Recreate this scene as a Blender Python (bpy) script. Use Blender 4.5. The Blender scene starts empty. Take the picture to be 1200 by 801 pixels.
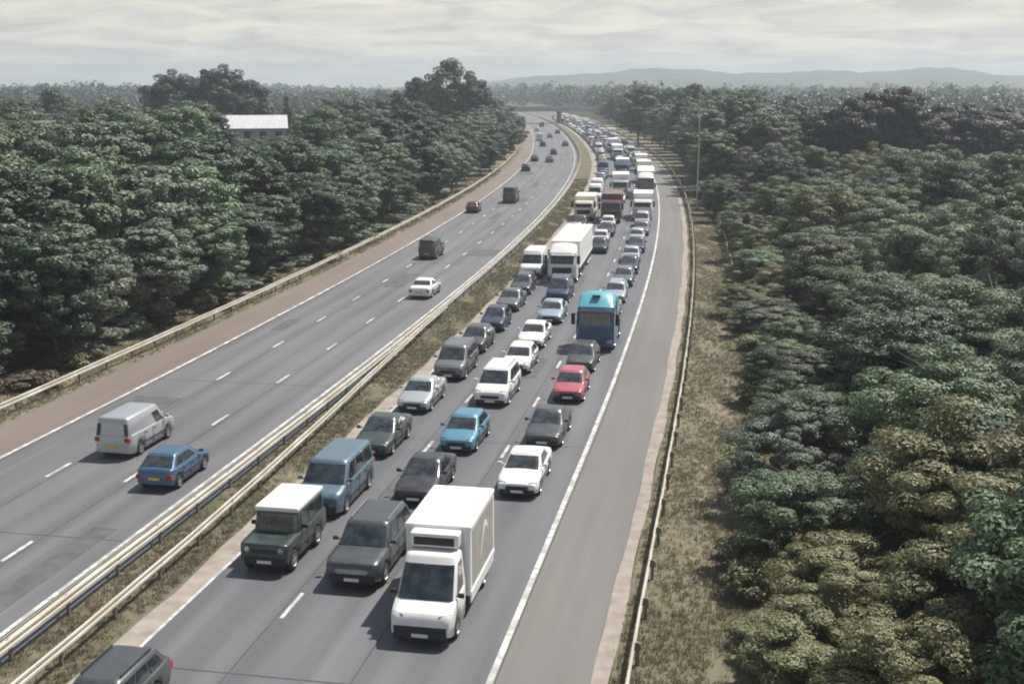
import bpy, bmesh, math, random
import numpy as np
from math import sin, cos, tan, pi, radians, sqrt, atan2
from mathutils import Vector, Matrix

SC = bpy.context.scene
COL = SC.collection

# ------------------------------------------------------------------ camera, sky, sun, exposure
CAM_H = 16.9
cam_d = bpy.data.cameras.new('traffic_camera_view')
cam_d.sensor_width = 36.0
cam_d.lens = 1391.0 / 1200.0 * 36.0
cam_d.clip_start = 0.5
cam_d.clip_end = 12000
cam = bpy.data.objects.new('camera', cam_d)
COL.objects.link(cam)
cam.location = (0, 0, CAM_H)
cam.rotation_euler = (pi / 2 - math.atan(300.5 / 1391.0), 0, 0)
SC.camera = cam

SUN_EL = radians(60)
SUN_AZ = radians(52)            # clockwise from +Y (the view direction) towards +X
world = bpy.data.worlds.new('World')
SC.world = world
world.use_nodes = True
wt = world.node_tree
wt.nodes.clear()
wo = wt.nodes.new('ShaderNodeOutputWorld')
bg = wt.nodes.new('ShaderNodeBackground')
bg.inputs['Strength'].default_value = 0.075
sky = wt.nodes.new('ShaderNodeTexSky')
sky.sky_type = 'NISHITA'
sky.sun_disc = False
sky.sun_elevation = SUN_EL
sky.sun_rotation = SUN_AZ
sky.dust_density = 2.0
tc = wt.nodes.new('ShaderNodeTexCoord')
sep = wt.nodes.new('ShaderNodeSeparateXYZ')
wt.links.new(tc.outputs['Generated'], sep.inputs[0])
zz = wt.nodes.new('ShaderNodeMath'); zz.operation = 'MAXIMUM'; zz.inputs[1].default_value = 0.0
wt.links.new(sep.outputs['Z'], zz.inputs[0])
za = wt.nodes.new('ShaderNodeMath'); za.operation = 'ADD'; za.inputs[1].default_value = 0.10
wt.links.new(zz.outputs[0], za.inputs[0])
dx = wt.nodes.new('ShaderNodeMath'); dx.operation = 'DIVIDE'
dy = wt.nodes.new('ShaderNodeMath'); dy.operation = 'DIVIDE'
wt.links.new(sep.outputs['X'], dx.inputs[0]); wt.links.new(za.outputs[0], dx.inputs[1])
wt.links.new(sep.outputs['Y'], dy.inputs[0]); wt.links.new(za.outputs[0], dy.inputs[1])
cmb = wt.nodes.new('ShaderNodeCombineXYZ')
wt.links.new(dx.outputs[0], cmb.inputs[0]); wt.links.new(dy.outputs[0], cmb.inputs[1])
cn = wt.nodes.new('ShaderNodeTexNoise')
cn.inputs['Scale'].default_value = 1.7
cn.inputs['Distortion'].default_value = 0.6
cn.inputs['Detail'].default_value = 7
cn.inputs['Roughness'].default_value = 0.6
wt.links.new(cmb.outputs[0], cn.inputs['Vector'])
cr = wt.nodes.new('ShaderNodeValToRGB')          # underside brightness of the cloud deck
cr.color_ramp.elements[0].position = 0.36
cr.color_ramp.elements[0].color = (6.88, 6.74, 6.18, 1)
cr.color_ramp.elements[1].position = 0.62
cr.color_ramp.elements[1].color = (10.72, 10.17, 8.63, 1)
wt.links.new(cn.outputs['Fac'], cr.inputs[0])
cov = wt.nodes.new('ShaderNodeValToRGB')         # how much cloud covers the blue
cov.color_ramp.elements[0].position = 0.25
cov.color_ramp.elements[0].color = (0.90, 0.90, 0.90, 1)
cov.color_ramp.elements[1].position = 0.5
cov.color_ramp.elements[1].color = (0.99, 0.99, 0.99, 1)
wt.links.new(cn.outputs['Fac'], cov.inputs[0])
mixw = wt.nodes.new('ShaderNodeMixRGB')
zen = wt.nodes.new('ShaderNodeMapRange')       # the deck breaks up overhead and blue sky shows through
zen.inputs['From Min'].default_value = 0.12; zen.inputs['From Max'].default_value = 0.36
zen.inputs['To Min'].default_value = 1.0; zen.inputs['To Max'].default_value = 0.09
wt.links.new(zz.outputs[0], zen.inputs['Value'])
cvm = wt.nodes.new('ShaderNodeMath'); cvm.operation = 'MULTIPLY'
wt.links.new(cov.outputs[0], cvm.inputs[0]); wt.links.new(zen.outputs[0], cvm.inputs[1])
wt.links.new(cvm.outputs[0], mixw.inputs['Fac'])
wt.links.new(sky.outputs[0], mixw.inputs['Color1'])
wt.links.new(cr.outputs[0], mixw.inputs['Color2'])
wt.links.new(mixw.outputs[0], bg.inputs['Color'])
wt.links.new(bg.outputs[0], wo.inputs['Surface'])

sun_d = bpy.data.lights.new('sun', 'SUN')
sun_d.energy = 5.0
sun_d.angle = radians(0.55)
sun_d.color = (1.0, 0.955, 0.88)
sun = bpy.data.objects.new('sun', sun_d)
COL.objects.link(sun)
sdir = Vector((sin(SUN_AZ) * cos(SUN_EL), cos(SUN_AZ) * cos(SUN_EL), sin(SUN_EL)))
sun.rotation_euler = sdir.to_track_quat('Z', 'Y').to_euler()

SC.view_settings.view_transform = 'Standard'
SC.view_settings.look = 'None'
SC.view_settings.exposure = 0.27
SC.view_settings.gamma = 1.0
SC.view_settings.use_curve_mapping = False
SC.render.engine = 'CYCLES'
cy = SC.cycles
cy.filter_width = 2.0
cy.max_bounces = 5
cy.diffuse_bounces = 2
cy.glossy_bounces = 2
cy.transmission_bounces = 2
cy.volume_bounces = 0
cy.transparent_max_bounces = 4
cy.use_denoising = True
cy.use_adaptive_sampling = True
cy.adaptive_threshold = 0.02

# ------------------------------------------------------------------ helpers
rng = np.random.default_rng(7)
RND = random.Random(11)

def tag(o, label=None, cat=None, group=None, kind=None):
    if label: o['label'] = label
    if cat: o['category'] = cat
    if group: o['group'] = group
    if kind: o['kind'] = kind
    return o

def empty(name, loc=(0, 0, 0), rz=0.0):
    o = bpy.data.objects.new(name, None)
    o.empty_display_size = 0.3
    COL.objects.link(o)
    o.location = loc
    o.rotation_euler = (0, 0, rz)
    return o

class MB:
    """collects shapes and links them as one mesh object"""
    def __init__(self):
        self.v = []; self.f = []; self.m = []; self.s = []
    def add(self, verts, faces, mi=0, smooth=False):
        b = len(self.v)
        self.v.extend([tuple(p) for p in verts])
        for f in faces:
            self.f.append(tuple(i + b for i in f)); self.m.append(mi); self.s.append(smooth)
        return self
    def merge(self, other, mi=None):
        b = len(self.v)
        self.v.extend(other.v)
        for f, m, s in zip(other.f, other.m, other.s):
            self.f.append(tuple(i + b for i in f)); self.m.append(m if mi is None else mi); self.s.append(s)
        return self
    def box(self, x0, x1, y0, y1, z0, z1, mi=0, M=None):
        vs = [(x, y, z) for z in (z0, z1) for y in (y0, y1) for x in (x0, x1)]
        if M is not None: vs = [tuple(M @ Vector(p)) for p in vs]
        return self.add(vs, [(0, 2, 3, 1), (4, 5, 7, 6), (0, 1, 5, 4), (2, 6, 7, 3), (0, 4, 6, 2), (1, 3, 7, 5)], mi)
    def bbox(self, x0, x1, y0, y1, z0, z1, r=0.04, mi=0, seg=2):
        bm = bmesh.new()
        bmesh.ops.create_cube(bm, size=1)
        for v in bm.verts:
            v.co = Vector(((x0 + x1) / 2 + v.co.x * (x1 - x0), (y0 + y1) / 2 + v.co.y * (y1 - y0), (z0 + z1) / 2 + v.co.z * (z1 - z0)))
        bmesh.ops.bevel(bm, geom=list(bm.edges), offset=r, segments=seg, affect='EDGES', profile=0.5)
        bm.verts.index_update()
        self.add([v.co[:] for v in bm.verts], [[v.index for v in f.verts] for f in bm.faces], mi, False)
        bm.free()
        return self
    def hexa(self, a, b, mi=0):
        """prism between quad a and quad b (4 points each)"""
        return self.add(list(a) + list(b), [(3, 2, 1, 0), (4, 5, 6, 7), (0, 1, 5, 4), (1, 2, 6, 5), (2, 3, 7, 6), (3, 0, 4, 7)], mi)
    def cyl(self, p0, p1, r0, r1=None, n=10, mi=0, caps=True, smooth=True):
        p0 = Vector(p0); p1 = Vector(p1)
        if r1 is None: r1 = r0
        d = (p1 - p0).normalized()
        a = d.orthogonal().normalized(); b = d.cross(a)
        vs = []
        for p, r in ((p0, r0), (p1, r1)):
            for k in range(n):
                t = 2 * pi * k / n
                vs.append(tuple(p + a * (r * cos(t)) + b * (r * sin(t))))
        fs = [(k, (k + 1) % n, n + (k + 1) % n, n + k) for k in range(n)]
        self.add(vs, fs, mi, smooth)
        if caps:
            self.add(vs[:n], [tuple(range(n))[::-1]], mi); self.add(vs[n:], [tuple(range(n))], mi)
        return self
    def build(self, name, mats, parent=None, loc=None):
        me = bpy.data.meshes.new(name)
        me.from_pydata(self.v, [], self.f)
        if not isinstance(mats, (list, tuple)): mats = [mats]
        for m in mats: me.materials.append(m)
        me.polygons.foreach_set('material_index', self.m)
        me.polygons.foreach_set('use_smooth', self.s)
        me.update()
        o = bpy.data.objects.new(name, me)
        COL.objects.link(o)
        if parent is not None: o.parent = parent
        if loc is not None: o.location = loc
        return o

def np_mesh(name, verts, quads, mat, smooth=False):
    me = bpy.data.meshes.new(name)
    nv, nf = len(verts), len(quads)
    k = quads.shape[1]
    me.vertices.add(nv); me.vertices.foreach_set('co', verts.astype(np.float32).ravel())
    me.loops.add(nf * k); me.loops.foreach_set('vertex_index', quads.astype(np.int32).ravel())
    me.polygons.add(nf)
    me.polygons.foreach_set('loop_start', np.arange(0, nf * k, k, dtype=np.int32))
    me.polygons.foreach_set('loop_total', np.full(nf, k, dtype=np.int32))
    me.polygons.foreach_set('use_smooth', np.full(nf, smooth))
    me.materials.append(mat)
    me.update(calc_edges=True)
    return me

def copy_tree(o, parent=None):
    c = o.copy(); COL.objects.link(c)
    if parent is not None: c.parent = parent
    for ch in KIDS.get(o.name, []):
        cc = copy_tree(ch, c)
    KIDS[c.name] = [x for x in c_children(c)]
    return c
KIDS = {}
def c_children(o):
    return CH.get(o, [])
CH = {}

# ------------------------------------------------------------------ materials
def nodes_of(name):
    m = bpy.data.materials.new(name); m.use_nodes = True
    return m, m.node_tree, m.node_tree.nodes['Principled BSDF']

def noise_mat(name, c1, c2, scale=2.0, detail=6, rough=0.9, bump=0.0, c3=None, scale3=0.1, coord='Object', spec=0.3, stretch=None, bscale=None):
    m, t, p = nodes_of(name)
    tcn = t.nodes.new('ShaderNodeTexCoord')
    vec = tcn.outputs[coord]
    if stretch:
        mp = t.nodes.new('ShaderNodeMapping'); mp.inputs['Scale'].default_value = stretch
        t.links.new(vec, mp.inputs[0]); vec = mp.outputs[0]
    n = t.nodes.new('ShaderNodeTexNoise'); n.inputs['Scale'].default_value = scale; n.inputs['Detail'].default_value = detail
    t.links.new(vec, n.inputs['Vector'])
    r = t.nodes.new('ShaderNodeValToRGB')
    r.color_ramp.elements[0].position = 0.32; r.color_ramp.elements[1].position = 0.68
    r.color_ramp.elements[0].color = (*c1, 1); r.color_ramp.elements[1].color = (*c2, 1)
    t.links.new(n.outputs['Fac'], r.inputs[0])
    out = r.outputs[0]
    if c3 is not None:
        n3 = t.nodes.new('ShaderNodeTexNoise'); n3.inputs['Scale'].default_value = scale3; n3.inputs['Detail'].default_value = 4
        t.links.new(vec, n3.inputs['Vector'])
        r3 = t.nodes.new('ShaderNodeValToRGB')
        r3.color_ramp.elements[0].position = 0.42; r3.color_ramp.elements[1].position = 0.62
        r3.color_ramp.elements[0].color = (0, 0, 0, 1); r3.color_ramp.elements[1].color = (1, 1, 1, 1)
        t.links.new(n3.outputs['Fac'], r3.inputs[0])
        mx = t.nodes.new('ShaderNodeMixRGB')
        t.links.new(r3.outputs[0], mx.inputs['Fac']); t.links.new(out, mx.inputs['Color1'])
        mx.inputs['Color2'].default_value = (*c3, 1)
        out = mx.outputs[0]
    t.links.new(out, p.inputs['Base Color'])
    p.inputs['Roughness'].default_value = rough
    p.inputs['Specular IOR Level'].default_value = spec
    if bump:
        b = t.nodes.new('ShaderNodeBump'); b.inputs['Strength'].default_value = bump; b.inputs['Distance'].default_value = 0.03
        nb = t.nodes.new('ShaderNodeTexNoise'); nb.inputs['Scale'].default_value = bscale or scale * 4; nb.inputs['Detail'].default_value = 4
        t.links.new(tcn.outputs[coord], nb.inputs['Vector'])
        t.links.new(nb.outputs['Fac'], b.inputs['Height']); t.links.new(b.outputs[0], p.inputs['Normal'])
    return m

def road_mat(name, base, lanes, dark, light, track=0.0):
    """worn asphalt: aggregate speckle, large repairs, faint wheel tracks along every lane (UV x = metres across, y = metres along)"""
    m, t, p = nodes_of(name)
    uv = t.nodes.new('ShaderNodeUVMap')
    sp = t.nodes.new('ShaderNodeSeparateXYZ'); t.links.new(uv.outputs[0], sp.inputs[0])
    mp = t.nodes.new('ShaderNodeMapping'); mp.inputs['Scale'].default_value = (1.3, 0.05, 1)
    t.links.new(uv.outputs[0], mp.inputs[0])
    n1 = t.nodes.new('ShaderNodeTexNoise'); n1.inputs['Scale'].default_value = 1.0; n1.inputs['Detail'].default_value = 6
    t.links.new(mp.outputs[0], n1.inputs['Vector'])
    n2 = t.nodes.new('ShaderNodeTexNoise'); n2.inputs['Scale'].default_value = 9.0; n2.inputs['Detail'].default_value = 8; n2.inputs['Roughness'].default_value = 0.75
    t.links.new(uv.outputs[0], n2.inputs['Vector'])
    mp3 = t.nodes.new('ShaderNodeMapping'); mp3.inputs['Scale'].default_value = (0.22, 0.06, 1)
    t.links.new(uv.outputs[0], mp3.inputs[0])
    n3 = t.nodes.new('ShaderNodeTexNoise'); n3.inputs['Scale'].default_value = 1.0; n3.inputs['Detail'].default_value = 5
    t.links.new(mp3.outputs[0], n3.inputs['Vector'])
    def mathn(op, a, b):
        q = t.nodes.new('ShaderNodeMath'); q.operation = op
        for i, x in enumerate((a, b)):
            if x is None: continue
            if isinstance(x, (int, float)): q.inputs[i].default_value = x
            else: t.links.new(x, q.inputs[i])
        return q.outputs[0]
    tot = mathn('MULTIPLY', n1.outputs['Fac'], 0.45)
    tot = mathn('ADD', tot, mathn('MULTIPLY', n2.outputs['Fac'], 0.25))
    tot = mathn('ADD', tot, mathn('MULTIPLY', n3.outputs['Fac'], 0.45))
    if track:
        ph = mathn('MULTIPLY', mathn('SUBTRACT', sp.outputs['X'], lanes), 2 * pi / 1.825)
        tr = mathn('MULTIPLY', mathn('COSINE', ph, None), track)
        tot = mathn('ADD', tot, tr)
    r = t.nodes.new('ShaderNodeValToRGB')
    r.color_ramp.elements[0].position = 0.38; r.color_ramp.elements[1].position = 0.78
    r.color_ramp.elements[0].color = (*dark, 1); r.color_ramp.elements[1].color = (*light, 1)
    t.links.new(tot, r.inputs[0]); t.links.new(r.outputs[0], p.inputs['Base Color'])
    p.inputs['Roughness'].default_value = 0.62
    p.inputs['Specular IOR Level'].default_value = 0.5
    b = t.nodes.new('ShaderNodeBump'); b.inputs['Strength'].default_value = 0.25; b.inputs['Distance'].default_value = 0.01
    n4 = t.nodes.new('ShaderNodeTexNoise'); n4.inputs['Scale'].default_value = 45; n4.inputs['Detail'].default_value = 3
    t.links.new(uv.outputs[0], n4.inputs['Vector'])
    t.links.new(n4.outputs['Fac'], b.inputs['Height']); t.links.new(b.outputs[0], p.inputs['Normal'])
    return m

def leaf_mat(name, cols, trans=0.16):
    """foliage: every leaf its own tone (random per island), every tree a shift of hue (object random)"""
    m, t, p = nodes_of(name)
    g = t.nodes.new('ShaderNodeNewGeometry')
    oi = t.nodes.new('ShaderNodeObjectInfo')
    r = t.nodes.new('ShaderNodeValToRGB')
    els = r.color_ramp.elements
    while len(els) < len(cols): els.new(0.5)
    for i, c in enumerate(cols):
        els[i].position = i / (len(cols) - 1); els[i].color = (*c, 1)
    t.links.new(g.outputs['Random Per Island'], r.inputs[0])
    hs = t.nodes.new('ShaderNodeHueSaturation')
    mr = t.nodes.new('ShaderNodeMapRange'); mr.inputs['To Min'].default_value = 0.486; mr.inputs['To Max'].default_value = 0.512
    t.links.new(oi.outputs['Random'], mr.inputs['Value']); t.links.new(mr.outputs[0], hs.inputs['Hue'])
    mv = t.nodes.new('ShaderNodeMath'); mv.operation = 'MULTIPLY'; mv.inputs[1].default_value = 7.31
    fr = t.nodes.new('ShaderNodeMath'); fr.operation = 'FRACT'
    t.links.new(oi.outputs['Random'], mv.inputs[0]); t.links.new(mv.outputs[0], fr.inputs[0])
    mr2 = t.nodes.new('ShaderNodeMapRange'); mr2.inputs['To Min'].default_value = 0.72; mr2.inputs['To Max'].default_value = 1.3
    t.links.new(fr.outputs[0], mr2.inputs['Value']); t.links.new(mr2.outputs[0], hs.inputs['Value'])
    t.links.new(r.outputs[0], hs.inputs['Color']); hs.inputs['Saturation'].default_value = 0.92
    t.links.new(hs.outputs[0], p.inputs['Base Color'])
    p.inputs['Roughness'].default_value = 0.5
    p.inputs['Specular IOR Level'].default_value = 0.42
    tr = t.nodes.new('ShaderNodeBsdfTranslucent'); t.links.new(hs.outputs[0], tr.inputs['Color'])
    mx = t.nodes.new('ShaderNodeMixShader'); mx.inputs[0].default_value = trans
    t.links.new(p.outputs[0], mx.inputs[1]); t.links.new(tr.outputs[0], mx.inputs[2])
    t.links.new(mx.outputs[0], t.nodes['Material Output'].inputs['Surface'])
    return m

_paint = {}
def paint(name, c, metal=0.0, rough=0.32):
    """car paint with a film of road dust that is thicker low down"""
    if name in _paint: return _paint[name]
    m, t, p = nodes_of('paint_' + name)
    tcn = t.nodes.new('ShaderNodeTexCoord')
    n = t.nodes.new('ShaderNodeTexNoise'); n.inputs['Scale'].default_value = 2.5; n.inputs['Detail'].default_value = 6
    t.links.new(tcn.outputs['Object'], n.inputs['Vector'])
    mr = t.nodes.new('ShaderNodeMapRange'); mr.inputs['From Min'].default_value = 0.35; mr.inputs['From Max'].default_value = 0.75
    mr.inputs['To Min'].default_value = 0.02; mr.inputs['To Max'].default_value = 0.16
    t.links.new(n.outputs['Fac'], mr.inputs['Value'])
    mx = t.nodes.new('ShaderNodeMixRGB'); mx.inputs['Color1'].default_value = (*c, 1); mx.inputs['Color2'].default_value = (0.26, 0.24, 0.21, 1)
    t.links.new(mr.outputs[0], mx.inputs['Fac']); t.links.new(mx.outputs[0], p.inputs['Base Color'])
    mr2 = t.nodes.new('ShaderNodeMapRange'); mr2.inputs['To Min'].default_value = rough - 0.06; mr2.inputs['To Max'].default_value = rough + 0.16
    t.links.new(n.outputs['Fac'], mr2.inputs['Value']); t.links.new(mr2.outputs[0], p.inputs['Roughness'])
    p.inputs['Metallic'].default_value = metal
    p.inputs['Coat Weight'].default_value = 0.35
    p.inputs['Coat Roughness'].default_value = 0.12
    _paint[name] = m
    return m

PAINTS = {
    'white': ((0.78, 0.78, 0.76), 0.0), 'cream': ((0.72, 0.66, 0.55), 0.0), 'silver': ((0.46, 0.48, 0.50), 0.45),
    'pale_blue': ((0.36, 0.43, 0.50), 0.4), 'grey': ((0.16, 0.17, 0.18), 0.4), 'black': ((0.018, 0.02, 0.024), 0.0),
    'dark_green': ((0.03, 0.05, 0.048), 0.1), 'dark_blue': ((0.025, 0.035, 0.085), 0.15), 'blue': ((0.05, 0.12, 0.22), 0.25),
    'van_blue': ((0.12, 0.19, 0.25), 0.35), 'teal': ((0.09, 0.27, 0.38), 0.25), 'red': ((0.42, 0.09, 0.12), 0.0), 'maroon': ((0.12, 0.035, 0.035), 0.0),
    'gunmetal': ((0.07, 0.08, 0.085), 0.3), 'lorry_teal': ((0.10, 0.42, 0.50), 0.0), 'lorry_blue': ((0.03, 0.075, 0.20), 0.0),
    'forest': ((0.035, 0.07, 0.05), 0.0), 'gold': ((0.33, 0.29, 0.2), 0.35),
}
def P(name): return paint(name, *PAINTS[name])

def simple(name, c, rough=0.6, metal=0.0, spec=0.5, var=0.15, scale=6):
    lo = tuple(max(0, x * (1 - var)) for x in c); hi = tuple(min(1, x * (1 + var)) for x in c)
    m = noise_mat(name, lo, hi, scale=scale, rough=rough, spec=spec)
    m.node_tree.nodes['Principled BSDF'].inputs['Metallic'].default_value = metal
    return m

M_glass = simple('tinted_glass', (0.028, 0.036, 0.040), 0.05, 0.0, 0.9, var=0.8, scale=3.0)
M_glass.node_tree.nodes['Principled BSDF'].inputs['Coat Weight'].default_value = 0.6
M_glass.node_tree.nodes['Principled BSDF'].inputs['Coat Roughness'].default_value = 0.02
M_tyre = simple('rubber', (0.018, 0.018, 0.018), 0.85)
M_rim = simple('alloy', (0.42, 0.43, 0.44), 0.35, 0.7)
M_trim = simple('black_plastic', (0.022, 0.022, 0.024), 0.6)
M_lamp = simple('lamp_glass', (0.34, 0.36, 0.39), 0.1, 0.4, var=.5, scale=9)
M_tail = simple('red_lamp', (0.35, 0.02, 0.02), 0.2)
M_plate_w = simple('plate_white', (0.72, 0.72, 0.68), 0.4)
M_plate_y = simple('plate_yellow', (0.7, 0.5, 0.08), 0.4)
M_steel = noise_mat('galvanised_steel', (0.46, 0.445, 0.39), (0.68, 0.66, 0.59), scale=1.1, detail=8, rough=0.55, c3=(0.50, 0.45, 0.36), scale3=.5)
M_post = simple('post_steel', (0.20, 0.19, 0.16), 0.7, 0.2)
M_white_gel = noise_mat('white_lorry_panel', (0.76, 0.755, 0.73), (0.84, 0.835, 0.81), scale=1.5, rough=0.45)
M_cream_gel = noise_mat('cream_lorry_roof', (0.66, 0.58, 0.49), (0.76, 0.68, 0.59), scale=0.8, rough=0.6)
M_panel_grey = noise_mat('side_panel_grey', (0.30, 0.29, 0.27), (0.38, 0.37, 0.34), scale=1.5, rough=0.5)
M_chassis = simple('chassis_black', (0.03, 0.03, 0.03), 0.8)

M_line = noise_mat('road_paint_white', (0.30, 0.30, 0.29), (0.88, 0.88, 0.85), scale=3.1, detail=9, rough=0.7, c3=(0.36, 0.36, 0.35), scale3=.9)
M_ground = noise_mat('field_grass', (0.035, 0.05, 0.02), (0.09, 0.095, 0.045), scale=0.5, detail=8, c3=(0.12, 0.105, 0.06), scale3=0.02)
M_verge = noise_mat('dry_verge', (0.13, 0.112, 0.075), (0.24, 0.205, 0.142), scale=2.2, detail=9, c3=(0.14, 0.132, 0.08), scale3=0.16, bump=0.6)
M_resv = noise_mat('reservation_soil', (0.11, 0.095, 0.06), (0.22, 0.19, 0.13), scale=1.3, detail=9, c3=(0.10, 0.10, 0.055), scale3=0.25, bump=0.6)
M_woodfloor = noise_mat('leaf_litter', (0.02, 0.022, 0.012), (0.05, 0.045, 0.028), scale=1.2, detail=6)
M_asph_r = road_mat('asphalt_queue_side', 0, -17.4 + 0.9, (0.078, 0.080, 0.088), (0.156, 0.159, 0.168), 0.05)
M_asph_l = road_mat('asphalt_far_side', 0, -32.9 + 0.9, (0.087, 0.088, 0.093), (0.180, 0.180, 0.184), 0.05)
M_sh_r = road_mat('hard_shoulder_grey', 0, 0, (0.113, 0.107, 0.100), (0.188, 0.179, 0.167))
M_sh_l = road_mat('hard_shoulder_brown', 0, 0, (0.145, 0.115, 0.10), (0.23, 0.185, 0.16))
M_strip = noise_mat('pale_edge_strip', (0.24, 0.205, 0.175), (0.36, 0.32, 0.28), scale=1.4, detail=8, coord='Object')
M_conc = noise_mat('weathered_concrete', (0.30, 0.29, 0.27), (0.44, 0.43, 0.40), scale=0.7, detail=8)
M_bark = noise_mat('bark', (0.05, 0.042, 0.033), (0.11, 0.095, 0.075), scale=4, detail=8, stretch=(1, 1, 0.2), bump=0.8)

M_leaf = {
    'deep': leaf_mat('leaf_deep', [(0.016, 0.026, 0.020), (0.028, 0.042, 0.031), (0.045, 0.064, 0.046)], 0.08),
    'dark': leaf_mat('leaf_dark', [(0.04, 0.066, 0.038), (0.064, 0.1, 0.056), (0.098, 0.142, 0.082)]),
    'mid': leaf_mat('leaf_mid', [(0.074, 0.106, 0.056), (0.116, 0.166, 0.08), (0.17, 0.226, 0.116)]),
    'grey': leaf_mat('leaf_greygreen', [(0.098, 0.126, 0.084), (0.152, 0.186, 0.126), (0.216, 0.252, 0.178)]),
    'olive': leaf_mat('leaf_olive', [(0.118, 0.13, 0.05), (0.178, 0.19, 0.076), (0.25, 0.256, 0.112)]),
    'brown': leaf_mat('leaf_brown', [(0.07, 0.052, 0.035), (0.11, 0.085, 0.055), (0.15, 0.12, 0.08)]),
}
M_grass = leaf_mat('grass_blades', [(0.13, 0.118, 0.065), (0.22, 0.195, 0.12), (0.30, 0.26, 0.175)], 0.3)

# ------------------------------------------------------------------ road alignment
TH = radians(10.55)
S0, S1, RAD, UREF = 52.0, 325.0, 1750.0, -19.5
_AL = [(UREF * cos(TH), -UREF * sin(TH))]            # datum line, one point a metre from t = 0: straight, bend, easier bend
def turn(t):
    """change of heading at t"""
    return max(0.0, min(t, S1) - S0) / RAD + max(0.0, t - S1) / 4200.0
for _t in range(1, 1001):
    _h = TH - turn(_t - 0.5)
    _AL.append((_AL[-1][0] + sin(_h), _AL[-1][1] + cos(_h)))
def road(t, u):
    """metres along the motorway, metres to the right of the datum -> world x, y"""
    h = TH - turn(t)
    if t <= 0: bx, by = _AL[0][0] + t * sin(h), _AL[0][1] + t * cos(h)
    else:
        k = min(999, int(t)); f = t - k
        bx = _AL[k][0] + (_AL[k + 1][0] - _AL[k][0]) * f; by = _AL[k][1] + (_AL[k + 1][1] - _AL[k][1]) * f
    return (bx + (u - UREF) * cos(h), by - (u - UREF) * sin(h))
def heading(t):
    """rotation about z that turns local +y to the direction of increasing t"""
    return -TH + turn(t)
T0, T1 = -45.0, 980.0
def trange(t0, t1, step=6.0):
    n = max(1, int(round((t1 - t0) / step)))
    return [t0 + (t1 - t0) * i / n for i in range(n + 1)]

def ribbon(name, mat, segs, thick=None, kind='structure', label=None, cat=None, parent=None, uv=True):
    """flat strips: segs = [(u0, u1, z, t0, t1, step)] ; u may be a function of t"""
    vs, fs, uvs = [], [], []
    for (u0, u1, z, t0, t1, step) in segs:
        ts = trange(t0, t1, step)
        nu = 2
        for i, t in enumerate(ts):
            a = u0(t) if callable(u0) else u0
            b = u1(t) if callable(u1) else u1
            for u in (a, b):
                x, y = road(t, u)
                vs.append((x, y, z)); uvs.append((u, t))
            if i:
                k = len(vs) - 4
                fs.append((k, k + 1, k + 3, k + 2))
    me = bpy.data.meshes.new(name)
    me.from_pydata(vs, [], fs)
    me.materials.append(mat)
    if uv:
        ul = me.uv_layers.new(name='UVMap')
        flat = np.array(uvs, dtype=np.float32)
        idx = np.empty(len(me.loops), dtype=np.int32); me.loops.foreach_get('vertex_index', idx)
        ul.data.foreach_set('uv', flat[idx].ravel())
    me.update()
    o = bpy.data.objects.new(name, me)
    COL.objects.link(o)
    if parent is not None: o.parent = parent
    else: tag(o, label, cat, None, kind)
    return o

# ------------------------------------------------------------------ ground, hills, roads
def make_ground():
    xs = np.linspace(-4200, 4200, 61); ys = np.linspace(-400, 4600, 51)
    X, Y = np.meshgrid(xs, ys, indexing='ij')
    V = np.stack([X.ravel(), Y.ravel(), np.full(X.size, -0.10)], 1)
    ny = len(ys); q = []
    for i in range(len(xs) - 1):
        for j in range(ny - 1):
            q.append((i * ny + j, (i + 1) * ny + j, (i + 1) * ny + j + 1, i * ny + j + 1))
    o = bpy.data.objects.new('ground', np_mesh('ground', V, np.array(q), M_ground)); COL.objects.link(o)
    tag(o, 'green and brown fields stretching flat to the distant hills', 'ground', None, 'structure')
make_ground()

def make_hills():
    ang = [(-45, 2), (-25, 10), (-19, 18), (-15, 15), (-12, 6), (-6, 8), (-2, 22), (1, 30), (4, 46), (7, 52), (9, 49), (12, 35), (14.5, 42), (17, 52), (19.5, 46), (23, 36), (30, 28), (48, 10)]
    A = np.radians(np.linspace(-45, 48, 240))
    hv = np.interp(np.degrees(A), [a for a, _ in ang], [b for _, b in ang])
    hv = np.convolve(np.pad(hv, 8, mode='edge'), np.ones(17) / 17, mode='valid')
    rr = np.linspace(2000, 3600, 17)
    V, q = [], []
    for i, a in enumerate(A):
        for j, r in enumerate(rr):
            s = sin(pi * min(1, (j / 16.0) * 1.35) ** 1.2) if j / 16.0 * 1.35 < 1 else 0
            bump = 1 + 0.12 * sin(a * 61 + j) + 0.08 * sin(a * 133 + 2 * j)
            V.append((r * sin(a), r * cos(a), -0.6 + hv[i] * s * bump * 1.0))
    n = len(rr)
    for i in range(len(A) - 1):
        for j in range(n - 1):
            q.append((i * n + j, i * n + j + 1, (i + 1) * n + j + 1, (i + 1) * n + j))
    m = noise_mat('hill_fields', (0.03, 0.045, 0.022), (0.10, 0.11, 0.06), scale=0.006, detail=6, c3=(0.03, 0.045, 0.025), scale3=0.011)
    o = bpy.data.objects.new('hills', np_mesh('hills', np.array(V), np.array(q), m, True)); COL.objects.link(o)
    tag(o, 'long low hills on the horizon fading into blue haze', 'hills', None, 'structure')
make_hills()

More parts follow.
